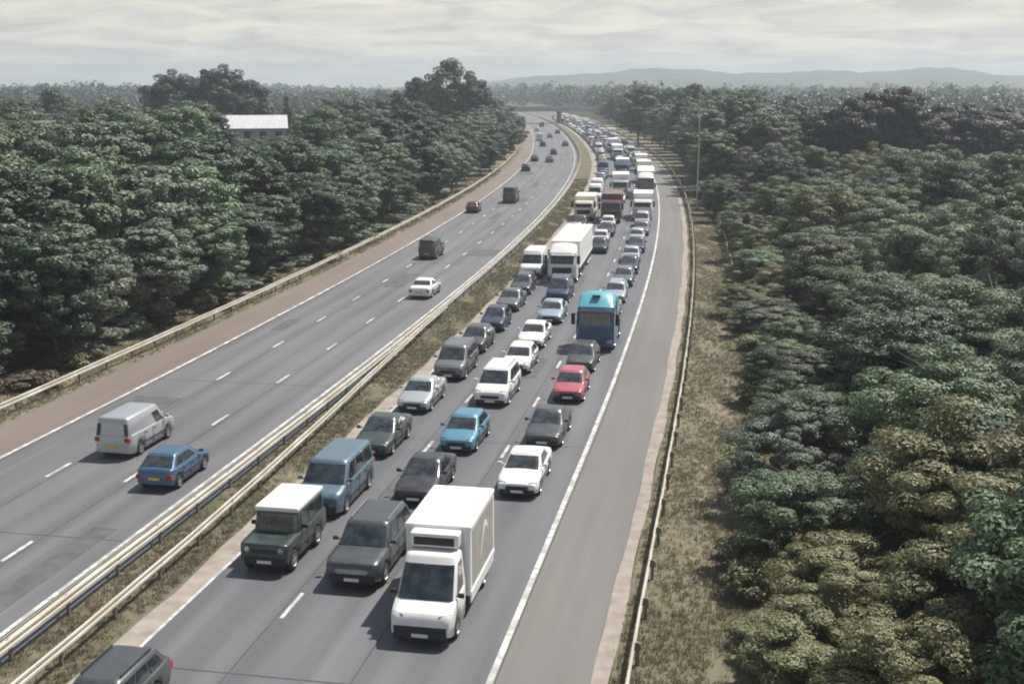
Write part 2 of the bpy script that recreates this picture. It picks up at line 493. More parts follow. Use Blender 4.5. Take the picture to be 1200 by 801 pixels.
ribbon('woodland_floor', M_woodfloor, [(3.2, 190, -0.05, T0, T1, 10), (-300, -41.8, -0.05, T0, T1, 10)], label='dark leaf litter under the roadside trees', cat='ground')
ribbon('grass_verge', M_verge, [(-3.0, 3.4, -0.03, T0, T1, 6), (-42.4, -36.1, -0.03, T0, T1, 6)], label='dry brown grass verges outside both hard shoulders', cat='verge')
ribbon('central_reservation', M_resv, [(-21.0, -18.25, -0.02, T0, T1, 6)], label='weedy brown soil strip between the two carriageways', cat='reservation')
ribbon('queue_carriageway', M_asph_r, [(-18.3, -3.05, 0.0, T0, T1, 6)], label='grey three lane carriageway under the traffic queue', cat='road')
ribbon('moving_carriageway', M_asph_l, [(-36.2, -20.95, 0.0, T0, T1, 6)], label='grey three lane carriageway with thin moving traffic', cat='road')
ribbon('grey_hard_shoulder', M_sh_r, [(-6.35, -3.55, 0.005, T0, T1, 6)], label='empty grey brown hard shoulder beside the queue', cat='hard shoulder')
ribbon('brown_hard_shoulder', M_sh_l, [(-36.1, -33.1, 0.005, T0, T1, 6)], label='reddish brown hard shoulder along the left wood', cat='hard shoulder')
ribbon('pale_edge_strips', M_strip, [(lambda t: -3.50 + .05 * sin(t * .31) + .03 * sin(t * .93), lambda t: -3.0 + .06 * sin(t * .57), 0.007, T0, T1, 2), (lambda t: -18.35 + .1 * sin(t * .4) + .06 * sin(t * 1.1), -17.5, 0.006, T0, T1, 2)], label='pale gritty strips along the edges of the queue carriageway', cat='road edge')
M_patch = noise_mat('asphalt_repair', (0.085, 0.085, 0.088), (0.13, 0.13, 0.13), scale=1.5, detail=9, rough=.75)
M_joint = noise_mat('road_joint', (0.055, 0.055, 0.056), (0.10, 0.10, 0.10), scale=1.0, detail=8, rough=.8)
gp = random.Random(4); pt = []
for lo_, hi_, cs in ((20, 180, (-12.3, -15.9, -8.4)), (30, 240, (-27.6, -31.2, -23.9))):
    t = lo_
    while t < hi_:
        u_ = gp.choice(cs) + gp.uniform(-.4, .4); w_ = gp.choice([.5, .9, 1.5]); pt.append((u_ - w_, u_ + w_, 0.004, t, t + gp.uniform(2, 11), 3)); t += gp.uniform(14, 34)
ribbon('asphalt_repairs', M_patch, pt, label='darker rectangular repair patches in the asphalt lanes', cat='road')
jt = []
for u_ in (-14.12, -10.36, -25.43, -29.17, -6.24, -33.0 + .22): jt.append((lambda t, u_=u_: u_ - .025 + .03 * sin(t * .13 + u_), lambda t, u_=u_: u_ + .025 + .03 * sin(t * .13 + u_), 0.0065, T0, 420, 4))
for t in range(30, 330, 24): jt.append((-17.3, -6.6, 0.0062, t + .0, t + .06, 1)); jt.append((-32.9, -22.3, 0.0062, t + 9, t + 9.06, 1))
ribbon('road_joints', M_joint, jt, label='thin dark tar joints between the lanes and across them', cat='road')
mk = [(-6.52, -6.32, 0.010, T0, T1, 6), (-17.50, -17.38, 0.010, T0, T1, 6), (-22.24, -22.06, 0.010, T0, T1, 6), (-33.12, -32.93, 0.010, T0, T1, 6)]
for k in range(-8, 75):
    tA = 37.4 + 9 * k
    for u in (-25.66, -29.40): mk.append((u - 0.08, u + 0.08, 0.010, tA - 1.0, tA + 1.0, 2))
    tB = 34.8 + 9 * k
    for u in (-13.92, -10.15): mk.append((u - 0.07, u + 0.07, 0.010, tB - 1.0, tB + 1.0, 2))
ribbon('lane_markings', M_line, mk, label='worn white edge lines and short lane dashes', cat='road markings')

# ------------------------------------------------------------------ guardrails
WPROF = [(0.00, 0.0), (0.035, 0.02), (0.035, 0.09), (0.0, 0.13), (0.0, 0.18), (0.035, 0.22), (0.035, 0.29), (0.0, 0.31)]
def guardrail(name, label, uf, t0, t1, double=False, group=None, side=1, zc=0.47, tone=None):
    x, y = road(max(t0, 30), uf(max(t0, 30)))
    root = empty(name, (x, y, -0.03))
    tag(root, label, 'guardrail', group)
    off = Vector((x, y, -0.03))
    mb = MB()
    for sg in ((1, -1) if double else (side,)):
        prof = [(sg * (0.10 + d), z) for d, z in WPROF] + [(sg * (0.085 + d), z) for d, z in reversed(WPROF)]
        ts = trange(t0, t1, 4.0); n = len(prof); vs = []; fs = []
        for i, t in enumerate(ts):
            wob = 0.012 * sin(t * 0.7) + 0.008 * sin(t * 1.9)
            for d, z in prof:
                px, py = road(t, uf(t) + d + wob)
                vs.append((px - off.x, py - off.y, zc + z + 0.01 * sin(t * 0.41) - off.z))
            if i:
                for k in range(n):
                    a = (i - 1) * n + k; b = (i - 1) * n + (k + 1) % n
                    fs.append((a, b, b + n, a + n) if sg > 0 else (a, a + n, b + n, b))
        mb.add(vs, fs)
    mb.build('beam', tone or M_steel, root)
    rest = MB(); c = 0
    pm = None
    t = t0 + 1.0
    while t < min(t1 - 0.5, 640):
        px, py = road(t, uf(t))
        if t > 20 and c < 96:
            if pm is None:
                p = MB(); p.box(-0.055, 0.055, -0.04, 0.04, -0.05, 0.74); p.box(-0.1, 0.1, -0.05, 0.05, 0.5, 0.7)
                pm = p.build('post', M_post, root); o = pm
            else:
                o = pm.copy(); COL.objects.link(o)
            o.location = (px - off.x, py - off.y, 0); o.rotation_euler = (0, 0, heading(t) + RND.uniform(-.05, .05)); c += 1
        else:
            Mx = Matrix.Translation((px - off.x, py - off.y, 0)) @ Matrix.Rotation(heading(t), 4, 'Z')
            rest.box(-0.055, 0.055, -0.04, 0.04, -0.05, 0.74, M=Mx)
        t += 3.2
    if rest.v:
        r = rest.build('posts', M_post, root); r['kind'] = 'stuff'
    return root
guardrail('guardrail', 'pale steel guardrail beside the grey hard shoulder and the right wood', lambda t: -2.3, T0, 700, side=-1)
guardrail('guardrail', 'pale steel guardrail along the brown hard shoulder and the left wood', lambda t: -37.1, T0, 700, side=1)
guardrail('guardrail', 'double steel guardrail along the moving carriageway in the central reservation', lambda t: -20.85 if t < 60 else -20.85 - 0.15 * min(1, (t - 60) / 40), T0, 900, double=True)
def u_second(t):
    if t < 30: return -19.2
    k = min(1, (t - 30) / 56.0); k = k * k * (3 - 2 * k)
    return -19.2 - 1.55 * k
guardrail('guardrail', 'second steel guardrail nearest the queue, swinging across the reservation to join the double one', u_second, T0, 86, side=1)

# ------------------------------------------------------------------ vehicles
def interp(pts, y):
    if y <= pts[0][0]: return pts[0][1]
    for (a, b), (c, d) in zip(pts, pts[1:]):
        if y <= c:
            k = (y - a) / (c - a) if c > a else 0
            return b + (d - b) * k
    return pts[-1][1]

def wheel_mb(r, w, spokes=5):
    """tyre and rim meshes about the x axis, outer face towards +x"""
    ty = MB(); n = 20
    prof = [(-w / 2, r * 0.62), (-w / 2, r * 0.93), (-w * 0.36, r), (w * 0.36, r), (w / 2, r * 0.93), (w / 2, r * 0.62)]
    vs = [(x, rr * cos(2 * pi * k / n), rr * sin(2 * pi * k / n)) for k in range(n) for x, rr in prof]
    m = len(prof); fs = []
    for k in range(n):
        for j in range(m - 1):
            a = k * m + j; b = ((k + 1) % n) * m + j
            fs.append((a, b, b + 1, a + 1))
    ty.add(vs, fs, 0, True)
    ty.add([(-w / 2, r * .62 * cos(2 * pi * k / n), r * .62 * sin(2 * pi * k / n)) for k in range(n)], [tuple(range(n))], 0)
    ri = MB()
    x0 = w * 0.30
    ring = [(w / 2 - .004, r * 0.66), (w / 2 + .006, r * 0.60), (x0, r * 0.55)]
    vs = [(x, rr * cos(2 * pi * k / n), rr * sin(2 * pi * k / n)) for k in range(n) for x, rr in ring]
    fs = []
    for k in range(n):
        for j in range(2):
            a = k * 3 + j; b = ((k + 1) % n) * 3 + j
            fs.append((a, b, b + 1, a + 1))
    ri.add(vs, fs, 0, True)
    ri.cyl((x0 - .03, 0, 0), (w / 2 - .005, 0, 0), r * 0.17, n=10)
    for k in range(spokes):
        a = 2 * pi * k / spokes
        Mx = Matrix.Rotation(a, 4, 'X')
        ri.box(x0 - .01, x0 + .035, -r * 0.09, r * 0.09, r * 0.1, r * 0.58, M=Mx)
    ri.cyl((x0 - .05, 0, 0), (x0 - .04, 0, 0), r * 0.57, n=n)
    return ty, ri

def lower_body(S):
    """lofted lower body: nose at y = +L/2, tail at -L/2, arches cut over the wheels"""
    L, W = S['L'], S['W']
    ys = set([0, 0.04, 0.1, 0.2, 0.35, L, L - 0.04, L - 0.1, L - 0.2, L - 0.35])
    ra = S['wr'] + S.get('gap', 0.06)
    for ax in S['axles']:
        for k in range(-6, 7): ys.add(ax + ra * sin(k / 6 * pi / 2) * 1.0)
        ys.add(ax - ra - 0.005); ys.add(ax + ra + 0.005)
    for y, _ in S['prof']: ys.add(y)
    y = 0.5
    while y < L - 0.4: ys.add(y); y += 0.3
    ys = sorted(q for q in ys if 0 <= q <= L)
    out = []
    for q in ys:
        if not out or q - out[-1] > 0.004: out.append(q)
    ys = out
    mb = MB(); rings = []
    cl = S.get('clear', 0.2); tp = S.get('taper', 0.13); sq = S.get('square', 0.0)
    for q in ys:
        d = min(q, L - q); R = S.get('tlen', 0.6)
        k = max(0, 1 - d / R); w = W / 2 * (1 - tp * k ** 2.2)
        zt = interp(S['prof'], q)
        zb = cl + 0.14 * max(0, 1 - d / 0.25)
        for ax in S['axles']:
            h = ra * ra - (q - ax) ** 2
            if h > 0: zb = max(zb, S['wr'] + sqrt(h) * 0.97)
        zb = min(zb, zt - 0.1)
        mid = zb + 0.55 * (zt - zb)
        cr = S.get('crown', 0.03)
        half = [(0, zb), (0.8 * w, zb), (0.975 * w, zb + 0.04), (w, mid), ((0.985 + .01 * sq) * w, zt - 0.09), ((0.94 + .05 * sq) * w, zt - 0.015 * (1 - sq)), (0.75 * w, zt + cr * 0.4), (0.3 * w, zt + cr * .9), (0, zt + cr)]
        full = half + [(-x, z) for x, z in reversed(half[1:-1])]
        rings.append([(x, L / 2 - q, z) for x, z in full])
    n = len(rings[0])
    vs = [p for r in rings for p in r]; fs = []
    for i in range(len(rings) - 1):
        for k in range(n):
            a = i * n + k; b = i * n + (k + 1) % n
            fs.append((a, a + n, b + n, b))
    mb.add(vs, fs, 0, True)
    mb.add(rings[0], [tuple(range(n))], 0); mb.add(rings[-1], [tuple(range(n))[::-1]], 0)
    return mb

def cabin(S):
    """greenhouse shell and its panes"""
    L, W, H = S['L'], S['W'], S['H']
    yc, y1, y2, yr = S['gh']
    wb = W / 2 * S.get('belt', 0.93); wt = W / 2 * S.get('roof', 0.76)
    zf = interp(S['prof'], yc); zr = interp(S['prof'], yr)
    ht = H - 0.09
    def shell(k, inset=0.0, dz=0.0):
        yf = yc + (y1 - yc) * k; yb = yr + (y2 - yr) * k
        w = wb + (wt - wb) * k
        r = 0.10
        pts = []
        yf += inset; yb -= inset; w -= inset
        bow = S.get('bow', 0.06)
        pl = [(-w, yf + r * 1.3 + bow), (-w + r * 0.6, yf + r * .35 + bow * .6), (-w + r * 1.8, yf + bow * .35), (0, yf), (w - r * 1.8, yf + bow * .35), (w - r * 0.6, yf + r * .35 + bow * .6), (w, yf + r * 1.3 + bow),
              (w * 1.01, (yf + yb) / 2), (w, yb - r * 1.3), (w - r * .6, yb - r * .35), (w - r * 1.8, yb - .01), (0, yb), (-w + r * 1.8, yb - .01), (-w + r * .6, yb - r * .35), (-w, yb - r * 1.3), (-w * 1.01, (yf + yb) / 2)]
        for x, y in pl:
            kk = (y - yf) / max(0.01, yb - yf)
            zb0 = zf + (zr - zf) * min(1, max(0, kk)) - 0.03
            pts.append((x, L / 2 - y, zb0 + (ht - zb0) * k + dz))
        return pts
    lv = [shell(0), shell(0.5), shell(1.0), shell(1.0, 0.045, 0.055), shell(1.0, 0.15, 0.085)]
    n = len(lv[0]); vs = [p for r in lv for p in r]; fs = []
    for i in range(len(lv) - 1):
        for k in range(n):
            a = i * n + k; b = i * n + (k + 1) % n
            fs.append((a, a + n, b + n, b))
    mb = MB(); mb.add(vs, fs, 0, True)
    cz = H + 0.0
    c = (0, L / 2 - (y1 + y2) / 2, H + 0.012)
    mb.add(lv[-1] + [c], [((k + 1) % n, k, n) for k in range(n)], 0, True)
    panes = {}
    def pane(pts, nrm, thick=0.03):
        nv = Vector(nrm).normalized()
        a = [tuple(Vector(p) - nv * thick) for p in pts]; b = [tuple(Vector(p) + nv * 0.014) for p in pts]
        q = MB(); q.hexa(a, b); return q
    def quad_between(b0, b1, t0, t1, lo, hi):
        B0, B1, T0_, T1_ = map(Vector, (b0, b1, t0, t1))
        return [B0.lerp(T0_, lo), B1.lerp(T1_, lo), B1.lerp(T1_, hi), B0.lerp(T0_, hi)]
    def nrm_of(p):
        return (Vector(p[1]) - Vector(p[0])).cross(Vector(p[3]) - Vector(p[0]))
    lo, hi = S.get('glass', (0.12, 0.93))
    # windscreen follows the bow of the shell
    A, Bq = lv[0], lv[2]
    ws = MB()
    cols = [1, 2, 3, 4, 5]
    ptsb = [Vector(A[i]).lerp(Vector(Bq[i]), lo) for i in cols]; ptst = [Vector(A[i]).lerp(Vector(Bq[i]), hi) for i in cols]
    slope = Vector((0, 1, 0)) * (ht - zf) + Vector((0, 0, 1)) * (y1 - yc + 0.001); slope.normalize()
    front = [p + slope * 0.014 for p in ptsb] + [p + slope * 0.014 for p in ptst]
    back = [p - slope * 0.03 for p in ptsb] + [p - slope * 0.03 for p in ptst]
    m5 = len(cols); vs = [tuple(p) for p in front + back]; fs = []
    for i in range(m5 - 1):
        fs.append((i, i + m5, i + 1 + m5, i + 1)); fs.append((2 * m5 + i, 2 * m5 + i + 1, 3 * m5 + i + 1, 3 * m5 + i))
        fs.append((i, i + 1, 2 * m5 + i + 1, 2 * m5 + i)); fs.append((m5 + i, 3 * m5 + i, 3 * m5 + i + 1, m5 + i + 1))
    fs.append((0, 2 * m5, 3 * m5, m5)); fs.append((m5 - 1, 2 * m5 - 1, 4 * m5 - 1, 3 * m5 - 1))
    ws.add(vs, fs, 0, False)
    panes['windscreen'] = [ws]
    if S.get('rear', True):
        i0, i1 = 9, 13
        p = quad_between(lv[0][i1], lv[0][i0], lv[2][i1], lv[2][i0], lo + .05, hi)
        p = [q + (Vector((0, -1, 0)) * .012) for q in p]
        panes['rear_window'] = [pane(p, (0, -(ht - zr), (yr - y2) + .001))]
    sw = []
    for spec in S.get('side', []):
        f0, f1 = spec
        for sg in (1, -1):
            iF, iB = (6, 8) if sg > 0 else (0, 14)
            b0, b1, t0, t1 = lv[0][iF], lv[0][iB], lv[2][iF], lv[2][iB]
            def at(f, k):
                B = Vector(b0).lerp(Vector(b1), f); T = Vector(t0).lerp(Vector(t1), f)
                return B.lerp(T, k) + Vector((sg * 0.008, 0, 0))
            p = [at(f0, lo + .04), at(f1, lo + .04), at(f1, hi - .01), at(f0, hi - .01)]
            sw.append(pane(p, (sg, 0, (wb - wt) / (ht - zf))))
    panes['side_window'] = sw
    return mb, panes

SPECS = {
 'hatchback': dict(L=4.0, W=1.72, H=1.46, wr=0.30, axles=(0.78, 3.32), prof=[(0, .52), (.05, .66), (.25, .76), (1.0, .93), (3.4, .99), (3.85, .97), (3.96, .8), (4.0, .62)], gh=(.92, 1.72, 3.25, 3.86), side=[(.10, .50), (.55, .93)]),
 'saloon': dict(L=4.6, W=1.78, H=1.43, wr=0.31, axles=(0.86, 3.56), prof=[(0, .50), (.05, .63), (.3, .74), (1.25, .92), (3.7, .97), (3.95, 1.0), (4.5, .95), (4.57, .8), (4.6, .6)], gh=(1.12, 2.0, 3.15, 3.86), side=[(.10, .48), (.53, .9)]),
 'estate': dict(L=4.65, W=1.77, H=1.47, wr=0.31, axles=(0.86, 3.55), prof=[(0, .50), (.05, .65), (.3, .76), (1.2, .93), (4.3, 1.0), (4.58, .95), (4.65, .62)], gh=(1.08, 1.93, 4.1, 4.6), side=[(.08, .36), (.40, .66), (.70, .95)]),
 'off_roader': dict(L=4.8, W=1.94, H=1.84, wr=0.38, axles=(0.88, 3.72), clear=0.28, taper=.07, square=.6, prof=[(0, .72), (.04, .95), (.2, 1.03), (1.2, 1.12), (4.4, 1.18), (4.72, 1.14), (4.8, .8)], gh=(1.18, 1.86, 4.25, 4.7), belt=.94, roof=.80, side=[(.08, .36), (.40, .66), (.70, .95)]),
 'people_carrier': dict(L=4.75, W=1.86, H=1.80, wr=0.32, axles=(0.86, 3.75), prof=[(0, .58), (.05, .78), (.25, .92), (.95, 1.08), (4.5, 1.14), (4.68, 1.05), (4.75, .7)], gh=(.8, 1.72, 4.3, 4.7), belt=.94, roof=.80, side=[(.10, .36), (.40, .66), (.70, .95)]),
 'window_van': dict(L=4.95, W=1.95, H=1.98, wr=0.33, axles=(0.92, 3.95), square=.4, prof=[(0, .62), (.05, .85), (.2, 1.0), (.9, 1.16), (4.8, 1.22), (4.9, 1.15), (4.95, .75)], gh=(.78, 1.5, 4.72, 4.92), belt=.95, roof=.84, side=[(.07, .29), (.33, .62), (.66, .95)]),
 'panel_van': dict(L=5.2, W=2.0, H=2.35, wr=0.33, axles=(0.95, 4.1), square=.5, prof=[(0, .65), (.05, .9), (.2, 1.03), (.85, 1.22), (5.05, 1.28), (5.15, 1.2), (5.2, .8)], gh=(.72, 1.45, 5.02, 5.17), belt=.96, roof=.86, side=[(.06, .24)], glass=(.08, .74)),
 'light_van': dict(L=4.55, W=1.84, H=1.96, wr=0.32, axles=(0.88, 3.55), square=.5, prof=[(0, .6), (.05, .82), (.2, .95), (.9, 1.1), (4.4, 1.16), (4.5, 1.1), (4.55, .75)], gh=(.78, 1.5, 4.38, 4.52), belt=.96, roof=.85, side=[(.06, .26)], glass=(.08, .78)),
 'boxy_jeep': dict(L=3.95, W=1.79, H=2.02, wr=0.38, axles=(0.62, 3.0), clear=.33, taper=.02, square=1.0, crown=.012, prof=[(0, .88), (.02, 1.10), (.06, 1.13), (1.15, 1.17), (3.88, 1.2), (3.93, 1.18), (3.95, 1.0)], gh=(1.15, 1.30, 3.82, 3.92), belt=.97, roof=.90, bow=0.0, side=[(.04, .32), (.37, .62), (.67, .95)], glass=(.16, .86)),
 'van_cab': dict(L=2.35, W=2.0, H=2.46, wr=0.34, axles=(0.92,), square=.45, clear=.26, taper=.10, prof=[(0, .60), (.05, .86), (.16, 1.02), (.75, 1.27), (2.2, 1.32), (2.3, 1.32), (2.35, 1.3)], gh=(.60, 1.42, 2.3, 2.33), belt=.95, roof=.84, rear=False, side=[(.12, .72)], glass=(.08, .86)),
}

def reg(o, parent=None):
    if parent is not None: CH.setdefault(parent, []).append(o)
    return o

def rel_copy(root, label=None, group=None):
    """copy of a thing with copies of its parts and sub-parts"""
    r = root.copy(); COL.objects.link(r)
    for ch in CH.get(root, []):
        c = ch.copy(); COL.objects.link(c); c.parent = r
        reg(c, r)
        for g in CH.get(ch, []):
            d = g.copy(); COL.objects.link(d); d.parent = c; reg(d, c)
    return r

def set_paint(root, mat):
    """the paint slot of a copied vehicle is linked to the object, so shared meshes can wear different colours"""
    for o in [root] + CH.get(root, []):
        if o.type != 'MESH': continue
        for s in o.material_slots:
            if (s.material and s.material.name.startswith('paint_')) and o.get('wears_paint'):
                s.link = 'OBJECT'; s.material = mat
                break

def part(root, name, mb, mat, paint_slot=False):
    o = mb.build(name, mat, root); reg(o, root)
    if paint_slot: o['wears_paint'] = 1
    return o

def car_parts(kind):
    """list of (name, MB, material key, sub-parts)"""
    S = SPECS[kind]; L, W = S['L'], S['W']
    low = lower_body(S); shell, panes = cabin(S)
    low.merge(shell)
    out = [('body', low, 'paint', [])]
    for nm in ('windscreen', 'rear_window', 'side_window'):
        for q in panes.get(nm, []): out.append((nm, q, M_glass, []))
    ty, ri = wheel_mb(S['wr'], 0.21)
    for ax in S['axles']:
        for sg in (1, -1):
            a = MB(); b = MB()
            Mx = Matrix.Translation((sg * (W / 2 - 0.115), L / 2 - ax, S['wr'])) @ (Matrix.Identity(4) if sg > 0 else Matrix.Rotation(pi, 4, 'Z'))
            a.add([tuple(Mx @ Vector(p)) for p in ty.v], ty.f, 0, True)
            b.add([tuple(Mx @ Vector(p)) for p in ri.v], ri.f, 0, False)
            out.append(('wheel', a, M_tyre, [('rim', b, M_rim)]))
    zt = interp(S['prof'], 0.08); fz = interp(S['prof'], 0)
    tp = S.get('taper', .13)
    for sg in (1, -1):
        q = MB()
        if kind == 'boxy_jeep':
            q.cyl((sg * .62, L / 2 + .0, .93), (sg * .62, L / 2 + .035, .93), .10, n=12)
        else:
            def hw(q_):
                k_ = max(0, 1 - q_ / S.get('tlen', .6)); return W / 2 * (1 - tp * k_ ** 2.2)
            sp_ = [(.52 * hw(0), -.012, fz - .03), (.935 * hw(.05), .035, fz + .0), (.955 * hw(.26), .25, interp(S['prof'], .24) + .0), (.60 * hw(.14), .13, interp(S['prof'], .13) + .025)]
            b = [(sg * x_, L / 2 - q_ + .012, z_ + .016) for x_, q_, z_ in sp_]
            a = [(sg * x_ * .99, L / 2 - q_ - .07, z_ - .08) for x_, q_, z_ in sp_]
            q.hexa(a, b) if sg > 0 else q.hexa(a[::-1], b[::-1])
        out.append(('headlight', q, M_lamp, []))
        q = MB(); zb_ = interp(S['prof'], L - .05)
        q.bbox(min(sg * W * .47, sg * W * .34), max(sg * W * .47, sg * W * .34), -L / 2 - .012, -L / 2 + .22, zb_ - .26, zb_ - .06, .02)
        out.append(('tail_light', q, M_tail, []))
        q = MB(); yc = S['gh'][0]; zc = interp(S['prof'], yc) + .10
        xm = W / 2 + .09
        q.bbox(sg * xm - .10, sg * xm + .10, L / 2 - yc - .42, L / 2 - yc - .30, zc, zc + .15, .03)
        q.box(min(sg * (xm - .2), sg * xm), max(sg * (xm - .2), sg * xm), L / 2 - yc - .39, L / 2 - yc - .34, zc + .02, zc + .06)
        out.append(('wing_mirror', q, 'paint' if kind not in ('van_cab', 'panel_van', 'boxy_jeep') else M_trim, []))
    q = MB(); q.bbox(-W * .27, W * .27, L / 2 - .10, L / 2 + .006, fz - .10, fz + .075, .012)
    if kind != 'van_cab':                         # door shut lines, rubbing strips and handles along both flanks
        yA = S['axles'][0] + S['wr'] + .18; yB = S['axles'][1] - S['wr'] - .05; zt_ = interp(S['prof'], (yA + yB) / 2)
        zm = S.get('clear', .2)
        for sg in (1, -1):
            x_ = sg * W / 2
            dq = MB()
            for yy in (yA, (yA + yB) / 2 + .1, yB):
                dq.box(min(x_ * .985, x_ * 1.004), max(x_ * .985, x_ * 1.004), L / 2 - yy - .011, L / 2 - yy + .011, zm + .12, zt_ - .08)
            out.append(('door_seam', dq, M_trim, []))
            dq = MB(); dq.box(min(x_ * .98, x_ * 1.012), max(x_ * .98, x_ * 1.012), L / 2 - yB - .25, L / 2 - yA + .1, zm + .30, zm + .36); out.append(('rubbing_strip', dq, M_trim, []))
            for yy in ((yA + yB) / 2 - .12, yB - .2):
                dq = MB(); dq.box(min(x_ * .97, x_ * 1.018), max(x_ * .97, x_ * 1.018), L / 2 - yy - .1, L / 2 - yy + .1, zt_ - .20, zt_ - .165); out.append(('door_handle', dq, M_trim, []))
    if kind == 'off_roader': q.bbox(-W * .30, W * .30, L / 2 - .05, L / 2 + .03, fz - .05, fz + .05, .012)
    out.append(('grille', q, M_rim if kind == 'off_roader' else M_trim, []))
    q = MB(); bh = .40 if kind == 'van_cab' else (.30 if kind in ('panel_van', 'window_van', 'off_roader', 'boxy_jeep') else .20); q.bbox(-W * .42, W * .42, L / 2 - .14, L / 2 + .03, S.get('clear', .2) + .03, S.get('clear', .2) + .03 + bh, .03); out.append(('bumper', q, M_trim, []))
    q = MB(); q.box(-.26, .26, L / 2 + .031, L / 2 + .045, S.get('clear', .2) + .10, S.get('clear', .2) + .21); out.append(('number_plate', q, M_plate_w, []))
    if kind != 'van_cab':
        q = MB(); q.box(-.26, .26, -L / 2 - .02, -L / 2 + .05, .52, .63); out.append(('number_plate', q, M_plate_y, []))
    if kind in ('off_roader', 'estate', 'people_carrier'):
        for sg in (1, -1):
            q = MB(); y1, y2 = S['gh'][1], S['gh'][2]; wt = W / 2 * S.get('roof', .76)
            q.bbox(sg * (wt - .10) - .02, sg * (wt - .10) + .02, L / 2 - y2 + .2, L / 2 - y1 - .3, S['H'] - .01, S['H'] + .055, .012)
            out.append(('roof_rail', q, M_rim if kind != 'estate' else M_trim, []))
    if kind == 'boxy_jeep':
        q = MB(); ty, ri = wheel_mb(.37, .2)
        Mx = Matrix.Translation((0.1, -L / 2 - .1, 1.1)) @ Matrix.Rotation(-pi / 2, 4, 'Z')
        q.add([tuple(Mx @ Vector(p)) for p in ty.v], ty.f, 0, True)
        out.append(('spare_wheel', q, M_tyre, []))
        wt = W / 2 * .90
        q = MB(); q.bbox(-wt - .03, wt + .03, L / 2 - 3.86, L / 2 - 1.24, S['H'] - .13, S['H'] + .045, .05); out.append(('roof', q, P('white'), []))
    return out

PROTO = {}
def proto(kind, lod):
    if (kind, lod) in PROTO: return PROTO[(kind, lod)]
    nm = {'saloon': 'saloon_car', 'hatchback': 'hatchback_car', 'estate': 'estate_car', 'off_roader': 'off_road_car', 'people_carrier': 'people_carrier', 'window_van': 'passenger_van', 'panel_van': 'panel_van', 'light_van': 'light_van', 'boxy_jeep': 'boxy_off_roader'}[kind]
    parts = car_parts(kind)
    if lod == 2:                              # a few pixels long: one mesh with its own paint, glass and rubber
        mb = MB(); mats = [P('grey'), M_glass, M_tyre, M_lamp]
        for n, q, m, subs in parts:
            if n in ('body', 'roof'): mb.merge(q, 0)
            elif 'window' in n or n == 'windscreen': mb.merge(q, 1)
            elif n in ('wheel', 'bumper'): mb.merge(q, 2)
            elif n == 'headlight': mb.merge(q, 3)
        root = mb.build(nm, mats); root['wears_paint'] = 1
        root.location = (0, -200, -50)
    else:
        root = empty(nm)
        for n, q, m, subs in parts:
            if lod == 1 and n in ('door_seam', 'rubbing_strip', 'door_handle', 'grille', 'number_plate', 'roof_rail', 'spare_wheel'): continue
            o = part(root, n, q, P('grey') if m == 'paint' else m, m == 'paint')
            if lod == 0:
                for sn, sq_, sm in subs: reg(sq_.build(sn, sm, o), o)
    PROTO[(kind, lod)] = [root, False]
    return PROTO[(kind, lod)]

CATS = {'saloon': 'car', 'hatchback': 'car', 'estate': 'car', 'off_roader': 'car', 'people_carrier': 'car', 'window_van': 'van', 'panel_van': 'van', 'light_van': 'van', 'boxy_jeep': 'car'}
def put(root, t_front, u, L, toward=True, jit=0.0):
    """stand a vehicle with its nose (toward=True) or its tail at t_front"""
    tc_ = t_front + L / 2
    x, y = road(tc_, u)
    root.location = (x, y, 0.012)
    root.rotation_euler = (0, 0, heading(tc_) + (pi if toward else 0) + jit)

def place(kind, col, t, u, label, group=None, toward=True, lod=None):
    if lod is None: lod = 0 if t < 118 else (1 if t < 215 else 2)
    pr = proto(kind, lod)
    if not pr[1]:
        pr[1] = True; r = pr[0]
    else:
        r = rel_copy(pr[0])
    set_paint(r, P(col))
    put(r, t, u, SPECS[kind]['L'], toward, RND.uniform(-.012, .012))
    tag(r, label, CATS[kind], group)
    return r

# ---- lorries
def big_wheels(root, W, axles, L, r=0.5, w=0.3, rims=True):
    ty, ri = wheel_mb(r, w, 8)
    for ax in axles:
        for sg in (1, -1):
            Mx = Matrix.Translation((sg * (W / 2 - w / 2 - .02), L / 2 - ax, r)) @ (Matrix.Identity(4) if sg > 0 else Matrix.Rotation(pi, 4, 'Z'))
            a = MB(); a.add([tuple(Mx @ Vector(p)) for p in ty.v], ty.f, 0, True)
            o = part(root, 'wheel', a, M_tyre)
            if rims:
                b = MB(); b.add([tuple(Mx @ Vector(p)) for p in ri.v], ri.f, 0, False)
                reg(b.build('rim', M_rim, o), o)

